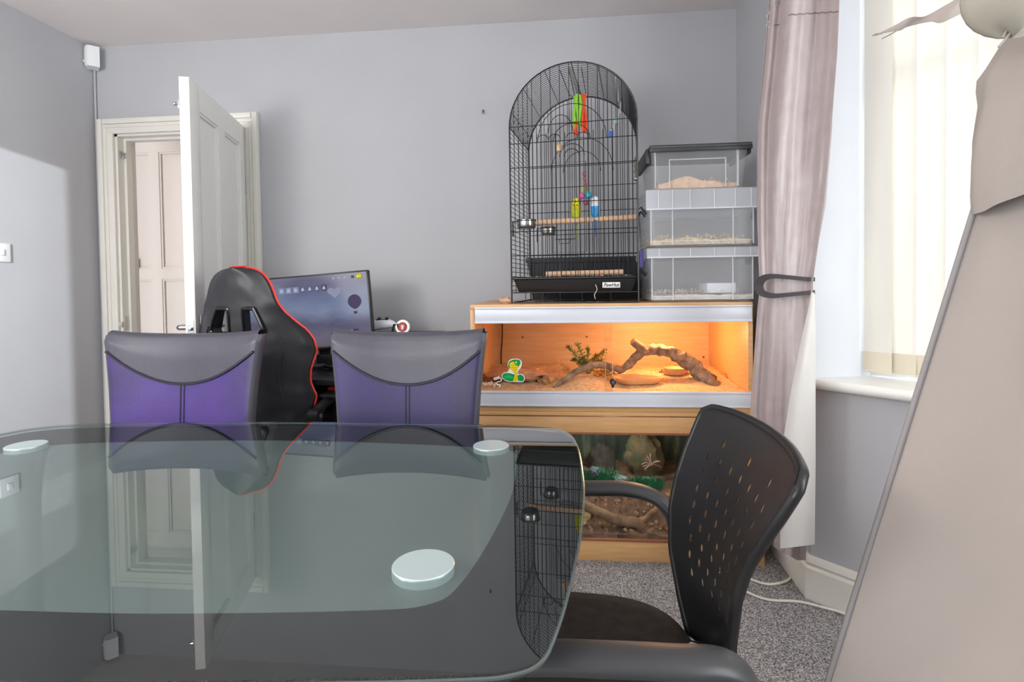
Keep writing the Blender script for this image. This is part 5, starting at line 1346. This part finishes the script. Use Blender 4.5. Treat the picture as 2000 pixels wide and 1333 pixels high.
# ------------------------------------------------------------------ stacked clear tubs
m_tub = glass('cloudy clear plastic', (.99, .992, .996), 1.25, .12, .24, (250, 252, 255))
m_lid = glass('cloudy lid plastic', (.985, .988, .995), 1.25, .15, .36, (246, 249, 255))
m_rib = glass('cloudy rib plastic', (.97, .98, .99), 1.25, .2, .6, (250, 252, 255))
def shell(x0, x1, y0, y1, z0, z1, tp, th=.003, c=.02):
    rows = []
    def rr(i, z):
        o = []
        for (cx, cy, a0) in ((x1 - i - c, y0 + i + c, -90), (x1 - i - c, y1 - i - c, 0), (x0 + i + c, y1 - i - c, 90), (x0 + i + c, y0 + i + c, 180)):
            for k in range(5): a = radians(a0 + 22.5 * k); o.append(Vector((cx + c * cos(a), cy + c * sin(a), z)))
        return o
    for i, z in ((tp + .006, z0), (tp, z0 + .006), (0, z1), (-.004, z1), (-.004, z1 - .003)): rows.append(rr(i, z))
    b = MB(); b.grid(rows, closed_u=True); n = 20; b.f.append(list(range(n))[::-1]); b.m.append(0)
    return b
def tub(label, x0, x1, y0, z0, z1, lid_h, clipm, lidm, tp, ribs, hdl=None, dep=.34):
    y1 = y0 + dep; t = thing('storage_tub', label, 'tub', ((x0 + x1) / 2, (y0 + y1) / 2, z0), 0, 'clear plastic tubs stacked by the cage')
    zl = z1 - lid_h
    obj('tub_body', shell(x0 + .008, x1 - .008, y0 + .008, y1 - .008, z0, zl + .004, tp), m_tub, t)
    b = MB()
    for fx_ in ribs: x = lerp(x0, x1, fx_); b.box(x - .0018, x + .0018, y0 + .004 + tp * .4, y0 + .011 + tp * .5, z0 + .008, zl)
    for x in (x0 + .012, x1 - .016): b.box(x + (tp * .5 if x < .5 else -tp * .5), x + .004 + (tp * .5 if x < .5 else -tp * .5), y0 + .006 + tp * .4, y0 + .012 + tp * .5, z0 + .01, zl)
    b.box(x0 + .012 + tp, x1 - .012 - tp, y0 + .006 + tp, y0 + .010 + tp, z0 + .022, z0 + .0245)
    obj('moulded_rib', b, m_rib, t)
    return t, zl, y1
y0 = 2.245
t, zl, y1 = tub('clear tub standing on the vivarium, bottom of the three tubs', .332, .757, y0, VZ1, 1.255, .038, None, m_lid, .006, (.235, .78))
def cloudy_lid(t, x0, x1, y0, y1, z0, z1, ribs, th=.004):
    b = MB(); b.merge(shell(x0, x1, y0, y1, z0, z1, 0, .003)); b = MB(); o = []
    b.box(x0, x1, y0, y1, z1 - th, z1, .0015); b.box(x0, x1, y0, y0 + .003, z0, z1 - th); b.box(x0, x1, y1 - .003, y1, z0, z1 - th); b.box(x0, x0 + .003, y0 + .003, y1 - .003, z0, z1 - th); b.box(x1 - .003, x1, y0 + .003, y1 - .003, z0, z1 - th)
    l = obj('lid', b, m_lid, t)
    b = MB(); b.box(x0 + .001, x1 - .001, y0 - .003, y0 + .001, z0, z0 + .006)
    for f in ribs: x = lerp(x0, x1, f); b.box(x - .0018, x + .0018, y0 - .003, y0 + .001, z0 + .006, z1 - .004)
    obj('lid_rib', b, m_rib, l)
cloudy_lid(t, .328, .762, y0 - .004, y1 + .004, zl - .004, 1.2545, (.11, .39, .6, .78, .92))
b = MB(); b.box(.314, .330, y0 + .10, y0 + .17, zl - .04, zl + .035, .004); plabel(obj('purple_clip', b, mat('purple clip', (98, 92, 168), .4), t), 'purple side clip'); b = MB(); b.box(.760, .770, y0 + .10, y0 + .17, zl - .03, zl + .02, .004); obj('side_clip', b, m_black, t)
t2, zl2, y2 = tub('clear tub with deep cloudy lid, middle of the three tubs', .330, .760, y0, 1.2575, 1.487, .078, None, m_lid, .006, (.235, .78))
cloudy_lid(t2, .326, .766, y0 - .004, y2 + .004, zl2 - .004, 1.4865, (.11, .235, .39, .6, .78, .92))
for x in (.312, .764):
    b = MB(); b.tube([(x + .006, y0 + .10, zl2 + .0), (x - .004 if x < .5 else x + .010, y0 + .11, zl2 - .012), (x - .002 if x < .5 else x + .008, y0 + .12, zl2 - .035)], [.004, .006, .004], 8); obj('side_clip', b, m_black, t2)
zt0 = 1.4885
t3 = thing('storage_tub', 'clear tub with a black lid, topmost of the three tubs', 'tub', (.545, 2.44, zt0), 0, 'clear plastic tubs stacked by the cage')
obj('tub_body', shell(.352, .735, 2.275, 2.585, zt0, 1.655, .018), m_tub, t3)
b = MB(); yy = 2.283
for (xa, xb, za, zb) in ((.425, .428, zt0 + .01, 1.61), (.645, .648, zt0 + .01, 1.61), (.425, .648, 1.610, 1.613), (.690, .696, zt0 + .01, 1.65), (.368, .371, zt0 + .01, 1.65)): b.box(xa, xb, yy - .004 + (.0 if zb > 1.64 else .002), yy + .008, za, zb)
obj('moulded_rib', b, m_rib, t3)
b = MB(); b.box(.345, .745, 2.262, 2.598, 1.652, 1.668, .006, seg=3); b.box(.345, .745, 2.262, 2.270, 1.640, 1.658, .003); b.box(.336, .352, 2.30, 2.56, 1.600, 1.664, .006); b.box(.738, .752, 2.30, 2.56, 1.630, 1.664, .005)
lid = obj('lid', b, mat('charcoal lid plastic', (58, 60, 60), .4), t3); plabel(lid, 'black lid')
b = MB(); b.box(.350, .742, 2.2595, 2.262, 1.656, 1.660, .001); obj('lid_lip', b, mat('lid lip', (96, 98, 96), .4), lid)
m_bed = mat('wood shavings', (222, 206, 170), .95, col2=(186, 160, 118), vscale=70, bump=.8, bscale=120); m_bed2 = mat('pale paper bedding', (214, 206, 196), .95, var=.12, vscale=50, bump=.8, bscale=120); m_bed3 = mat('peach shavings', (226, 190, 158), .95, var=.15, vscale=60, bump=.8, bscale=120)
def shavings(b, x0, x1, ya, yb, z, n, seed, s=.02):
    rnd = random.Random(seed)
    for _ in range(n):
        c = Vector((rnd.uniform(x0, x1), rnd.uniform(ya, yb), z + rnd.uniform(0, .012))); R = Matrix.Rotation(rnd.random() * 6.3, 3, 'Z') @ Matrix.Rotation(rnd.uniform(-.6, .6), 3, 'X'); G = []
        for k in range(5): a = k * .7; G.append([c + R @ Vector((s * .4 * sin(a), -.003, s * .4 * (1 - cos(a)))), c + R @ Vector((s * .4 * sin(a), .003, s * .4 * (1 - cos(a))))])
        b.grid(G)
for (lab, x0, x1, ya, yb, zb, h, peak, m, sd) in (('pale bedding with twigs in the bottom clear tub', .350, .740, 2.266, 2.56, VZ1 + .010, .018, .0, m_bed2, 41), ('yellowish wood shavings in the middle clear tub', .350, .735, 2.266, 2.56, 1.2675, .020, .01, m_bed, 42), ('peach coloured shavings heaped in the topmost clear tub', .385, .702, 2.30, 2.55, 1.4985, .018, .03, m_bed3, 43)):
    b = heap(x0, x1, ya, yb, lambda x, y, zb=zb, h=h, pk=peak, x0=x0, x1=x1: zb + h + pk * math.exp(-((x - lerp(x0, x1, .35)) / .07) ** 2), zb, 40, 20, .008, sd); shavings(b, x0 + .01, x1 - .02, ya + .01, yb - .03, zb + h, 150, sd)
    o = tag(obj('tub_bedding', b, m, smooth=60), lab, 'bedding'); o['kind'] = 'stuff'
b = MB(); b.box(.575, .690, 2.30, 2.44, VZ1 + .034, VZ1 + .075, .004); tag(obj('hide_box', b, mat('white hide plastic', (226, 230, 238), .4)), 'small white box inside the bottom clear tub', 'box')

# ------------------------------------------------------------------ office chair at the table end
def office_chair():
    t = thing('office_chair', 'black plastic office chair with perforated back at the table end', 'chair', (.10, .93, 0))
    m_pl = mat('black chair plastic', (34, 33, 34), .36, var=.08, vscale=10, bump=.08, bscale=500); m_fab = mat('worn black fabric', (46, 41, 38), .9, var=.3, vscale=45, bump=.4, bscale=300)
    m_arm = mat('grey black arm plastic', (62, 62, 64), .42)
    YC = .945
    def yc(z): return interp([(.44, .97), (.70, .972), (.80, .952), (.88, .945)], z)
    hwt = [(.44, .105), (.50, .125), (.58, .155), (.66, .172), (.72, .182), (.78, .196), (.83, .206), (.86, .210), (.88, .208)]
    xt = [(.44, .240), (.50, .228), (.58, .218), (.66, .222), (.72, .236), (.78, .256), (.84, .282), (.88, .302)]
    nU, nV = 37, 34; fr_, bk_ = [], []
    def X(z, u): return interp(xt, z) + .034 * (1 - u * u) - .014 * u
    def tp(u): return .870 + .004 * u - .010 * abs(u) ** 3 - .012 * max(0, abs(u) - .88) / .12
    for i in range(nV + 1):
        f = i / nV; rf, rb = [], []
        for j in range(nU):
            u = -1 + 2 * j / (nU - 1); z = lerp(.44, tp(u), f); y = yc(z) + u * interp(hwt, z) * (.94 if u < 0 else 1)
            e = min(1, (1 - abs(u)) / .06, (1 - f) / .04) ; r = .004 * (1 - max(0, e)) 
            rf.append(Vector((X(z, u), y, z))); rb.append(Vector((X(z, u) + .0020 + r * .05, y, z)))
        fr_.append(rf); bk_.append(rb)
    b = MB(); b.grid(fr_); b.grid(bk_, flip=True)
    def edge(a, c, ov, fl):
        b.grid([[lerp(p, q, .5 - .5 * cos(pi * k / 4)) + o_ * sin(pi * k / 4) * .006 for p, q, o_ in zip(a, c, ov)] for k in range(5)], flip=fl)
    edge([r[-1] for r in fr_], [r[-1] for r in bk_], [Vector((0, 1, 0))] * (nV + 1), False); edge([r[0] for r in fr_], [r[0] for r in bk_], [Vector((0, -1, 0))] * (nV + 1), True)
    edge(fr_[-1], bk_[-1], [Vector((0, 0, 1))] * nU, True); edge(fr_[0], bk_[0], [Vector((0, 0, -1))] * nU, False)
    bm = bmesh.new(); bv = [bm.verts.new(p) for p in b.v]
    for f in b.f: bm.faces.new([bv[i] for i in f])
    bmesh.ops.remove_doubles(bm, verts=bm.verts, dist=.0003); bmesh.ops.recalc_face_normals(bm, faces=bm.faces); bm.verts.index_update()
    b2 = MB(); b2.v = [v.co.copy() for v in bm.verts]; b2.f = [[v.index for v in f.verts] for f in bm.faces]; b2.m = [0] * len(b2.f); bm.free()
    bk = obj('backrest', b2, m_pl, t, smooth=50)
    rim = [bk_[i][0] for i in range(nV + 1)] + bk_[-1][1:-1] + [bk_[i][-1] for i in range(nV, -1, -1)]
    b = MB(); b.tube([p + Vector((.004, 0, -.003)) for p in rim], .0085, 8); obj('backrest_rim', b, m_pl, t, smooth=70)
    # perforations: a lattice of small slots
    cm = MB(); base = MWD[t.name].inverted()
    for r in range(9):
        z = .565 + .031 * r; nh = 6 + (r % 2); hw = interp(hwt, z) * .72
        if r == 8: nh = 3
        for k in range(nh):
            u = (-1 + 2 * (k + .5) / nh); y = yc(z) + u * hw; x = X(z, u * .72)
            c = MB(); n = 8; prof = [(.0050 * cos(2*pi*i/n), .0084 * sin(2*pi*i/n)) for i in range(n)]
            c.add([Vector((x - .03, y + p, z + q)) for p, q in prof] + [Vector((x + .05, y + p, z + q)) for p, q in prof], [list(range(n))[::-1], list(range(n, 2*n))] + [[i, (i+1) % n, n + (i+1) % n, n + i] for i in range(n)])
            cm.merge(c)
    cm.v = [base @ p for p in cm.v]
    cut(bk, cm)
    # seat cushion, rounded at the back
    out = cat_rom([(p[0], p[1], 0) for p in ((-.19, .72), (-.20, .93), (-.19, 1.15), (-.10, 1.18), (.04, 1.178), (.14, 1.16), (.205, 1.11), (.232, 1.03), (.236, .94), (.225, .85), (.19, .775), (.12, .725), (0, .705), (-.12, .705))], 5, True)
    c0 = Vector((.02, .94, 0)); rows = []
    for (s, z) in ((.93, .405), (.985, .412), (1.0, .430), (.99, .447), (.95, .457), (.8, .463), (.5, .465), (.02, .464)): rows.append([c0 + (p - c0) * s + Vector((0, 0, z)) for p in out])
    b = MB(); b.grid(rows, closed_u=True); n = len(out); b.f.append(list(range(n))[::-1]); b.m.append(0); seat = obj('seat', b, m_fab, t, smooth=60)
    for (x, y) in ((.222, 1.0), (.210, .80)):
        b = MB(); b.rock((x, y, .462), (.010, .006, .005), int(x * 100), .5, 3, 2)
        plabel(obj('torn_foam', b, mat('white foam', (214, 212, 208), .9), seat), 'white foam showing at a torn seat edge')
    b = MB(); b.box(.05, .236, .86, 1.02, .385, .405, .004); b.box(.21, .255, .86, 1.03, .385, .455, .006); obj('seat_bracket', b, m_black, t)
    # arms: near and far loop arms
    for (y, s) in ((1.205, 1), (.655, -1)):
        b = MB(); path = cat_rom([(-.17, y, .42), (-.172, y, .55), (-.14, y, .645), (-.06, y, .664), (.06, y, .668), (.13, y, .668), (.180, y - s * .012, .660), (.210, y - s * .025, .638), (.224, y - s * .034, .605), (.232, y - s * .04, .575)], 6); rows = []
        for i, p in enumerate(path):
            a = path[max(i-1, 0)]; c = path[min(i+1, len(path)-1)]; tg = (c - a).normalized(); sd = Vector((0, 1, 0)); nn = tg.cross(sd).normalized()
            wd = .018 + .011 * max(0, min(1, (p.z - .56) / .08)); th = .014
            rows.append([p + sd * (wd * cos(q)) + nn * (th * sin(q)) for q in [2*pi*k/14 for k in range(14)]])
        b.grid(rows, closed_u=True); b.f.append(list(range(14))); b.m.append(0); b.f.append([(len(rows)-1)*14 + k for k in range(14)][::-1]); b.m.append(0)
        obj('armrest', b, m_arm if s < 0 else m_arm, t, smooth=60)
    b = MB()
    for y in (.72, 1.16): b.tube([(-.16, y, .395), (.20, y, .395)], .012, 10)
    obj('seat_rail', b, m_black, t)
    for (x, y) in ((-.20, .70), (-.20, 1.19), (.17, .73), (.17, 1.16)):
        b = MB(); b.tube([(x * .85, y, .40), (x, y, .0)], .0125, 10); obj('leg', b, m_black, t)
office_chair()

# ------------------------------------------------------------------ canvas play tent in the right foreground
def tent():
    Lc = Vector((.241, .85, 0)); Nc = Vector((.86, .30, 0)); Rc = Vector((1.28, .85, 0)); Fc = Vector((.76, 1.38, 0)); A = Vector((.655, .85, 1.46))
    t = thing('play_tent', 'beige canvas play tent filling the right foreground', 'tent', (.70, .82, 0))
    m_can = mat('beige canvas', (170, 160, 153), .9, var=.025, vscale=5, bump=.08, bscale=600); m_pole = mat('grey tent pole sleeve', (150, 146, 146), .7)
    def panel(P, Q, name, sag):
        n = 44; rows = []
        nrm = (Q - P).cross(A - P).normalized()
        for i in range(n + 1):
            f = i / n; l = lerp(P, A, f); r = lerp(Q, A, f); row = []
            for j in range(33):
                s = j / 32; p = lerp(l, r, s); w = sin(pi * s)
                d = -sag * w * (1 - f) + (.016 * noise.noise(Vector((s * 2.2 + f * 3.0, f * 5 - s * 3, 7))) + .004 * noise.noise(Vector((s * 9 + f * 12, f * 3 - s * 2, 4)))) * w + .005 * noise.noise(Vector((s * 6 - f * 9, f * 4, 2))) * w
                row.append(p + nrm * d)
            rows.append(row)
        b = MB(); b.sheet(rows, .0012); return obj(name, b, m_can, t, smooth=80)
    panel(Lc, Nc, 'front_panel', .02); panel(Nc, Rc, 'side_panel', .02); panel(Rc, Fc, 'rear_panel', .02); panel(Fc, Lc, 'side_panel', .02)
    for P in (Lc, Nc, Rc, Fc):
        d = (A - P).normalized(); b = MB(); b.tube([P + d * .006 + Vector((0, 0, .012)), A + d * .28], .0040, 10)
        obj('pole', b, m_pole, t)
    # gathered cloth and knot at the crown
    b = MB(); rows = []
    prof = [(372, 84), (335, 87), (290, 87), (240, 85), (200, 80), (170, 76), (140, 78), (118, 76), (95, 62), (60, 44), (30, 26), (-30, 20), (-90, 26)]
    for (py, rp) in prof:
        c = at(2012, py, .83); r = rp / F_PX * .83
        rows.append([c + Vector((r * cos(a) * (1 + .04 * sin(7 * a + py * .02)), r * .8 * sin(a) * (1 + .05 * sin(5 * a + py * .03)), (.030 * cos(a + .3)) * (1 if py > 330 else .6))) for a in [2*pi*k/48 for k in range(48)]])
    b.grid(rows, closed_u=True, flip=True); obj('crown_gather', b, m_can, t, smooth=70)
    b = MB(); rows = []
    c = at(1975, -8, .74)
    for i in range(13):
        a = pi * i / 12; rows.append([c + Vector((.052 * sin(a) * cos(q), .03 * sin(a) * sin(q), -.048 * cos(a))) * (1 + .08 * sin(3 * q)) for q in [2*pi*k/24 for k in range(24)]])
    b.grid(rows, closed_u=True); obj('knot', b, mat('olive grey cotton', (170, 164, 150), .9), t, smooth=70)
    b = MB()
    for l in (((1958, 74), (1975, 45), (2010, -5)), ((1950, 92), (1975, 62), (2015, 10))): b.tube(cat_rom([at(px, py, .735) for px, py in l], 5), .0012, 6)
    obj('drawstring', b, m_can, t)
    # loose tie streaming to the left
    top = [(1712, 66), (1722, 62), (1750, 50), (1776, 37), (1810, 29), (1850, 9), (1890, -14), (1940, -40)]; bot = [(1712, 68), (1726, 68), (1756, 59), (1780, 48), (1812, 45), (1832, 48), (1880, 24), (1945, -4)]
    U = cat_rom([at(px, py, .80 + .0001 * (px - 1712)) for px, py in top], 5); V = cat_rom([at(px, py, .79 + .0001 * (px - 1712)) for px, py in bot], 5); G = []
    for k in range(7): f = k / 6; G.append([lerp(u, v, f) + Vector((0, .006 * sin(3 * f + i * .35), 0)) for i, (u, v) in enumerate(zip(U, V))])
    b = MB(); b.sheet(G, .001); plabel(obj('loose_tie', b, m_can, t, smooth=70), 'loose frayed cloth tie')
    b = MB(); b.tube(cat_rom([at(1704, 70, .80), at(1712, 66, .80), at(1722, 66, .80)], 4), [.0008] * 9, 5); b.tube(cat_rom([at(1722, 76, .80), at(1738, 68, .80), at(1752, 60, .80)], 4), [.0006] * 9, 5); obj('frayed_thread', b, m_can, t)
tent()

# ------------------------------------------------------------------ white cables on the carpet
m_cab = mat('white cable', (226, 220, 206), .45)
b = MB(); b.tube(cat_rom([atz(px, py, .005) for px, py in ((1690, 1222), (1650, 1200), (1610, 1188), (1560, 1176), (1500, 1172), (1455, 1155), (1425, 1130), (1400, 1118))], 8), .0045, 8)
tag(obj('floor_cable', b, m_cab), 'white cable snaking along the carpet towards the tent', 'cable')
b = MB(); b.tube(cat_rom([atz(px, py, .005) for px, py in ((1400, 1108), (1440, 1122), (1465, 1132), (1500, 1142), (1535, 1136), (1545, 1122), (1535, 1104), (1520, 1088), (1510, 1078))], 8), .0045, 8)
tag(obj('floor_cable', b, m_cab), 'white cable looping on the carpet beside the cabinet foot', 'cable')
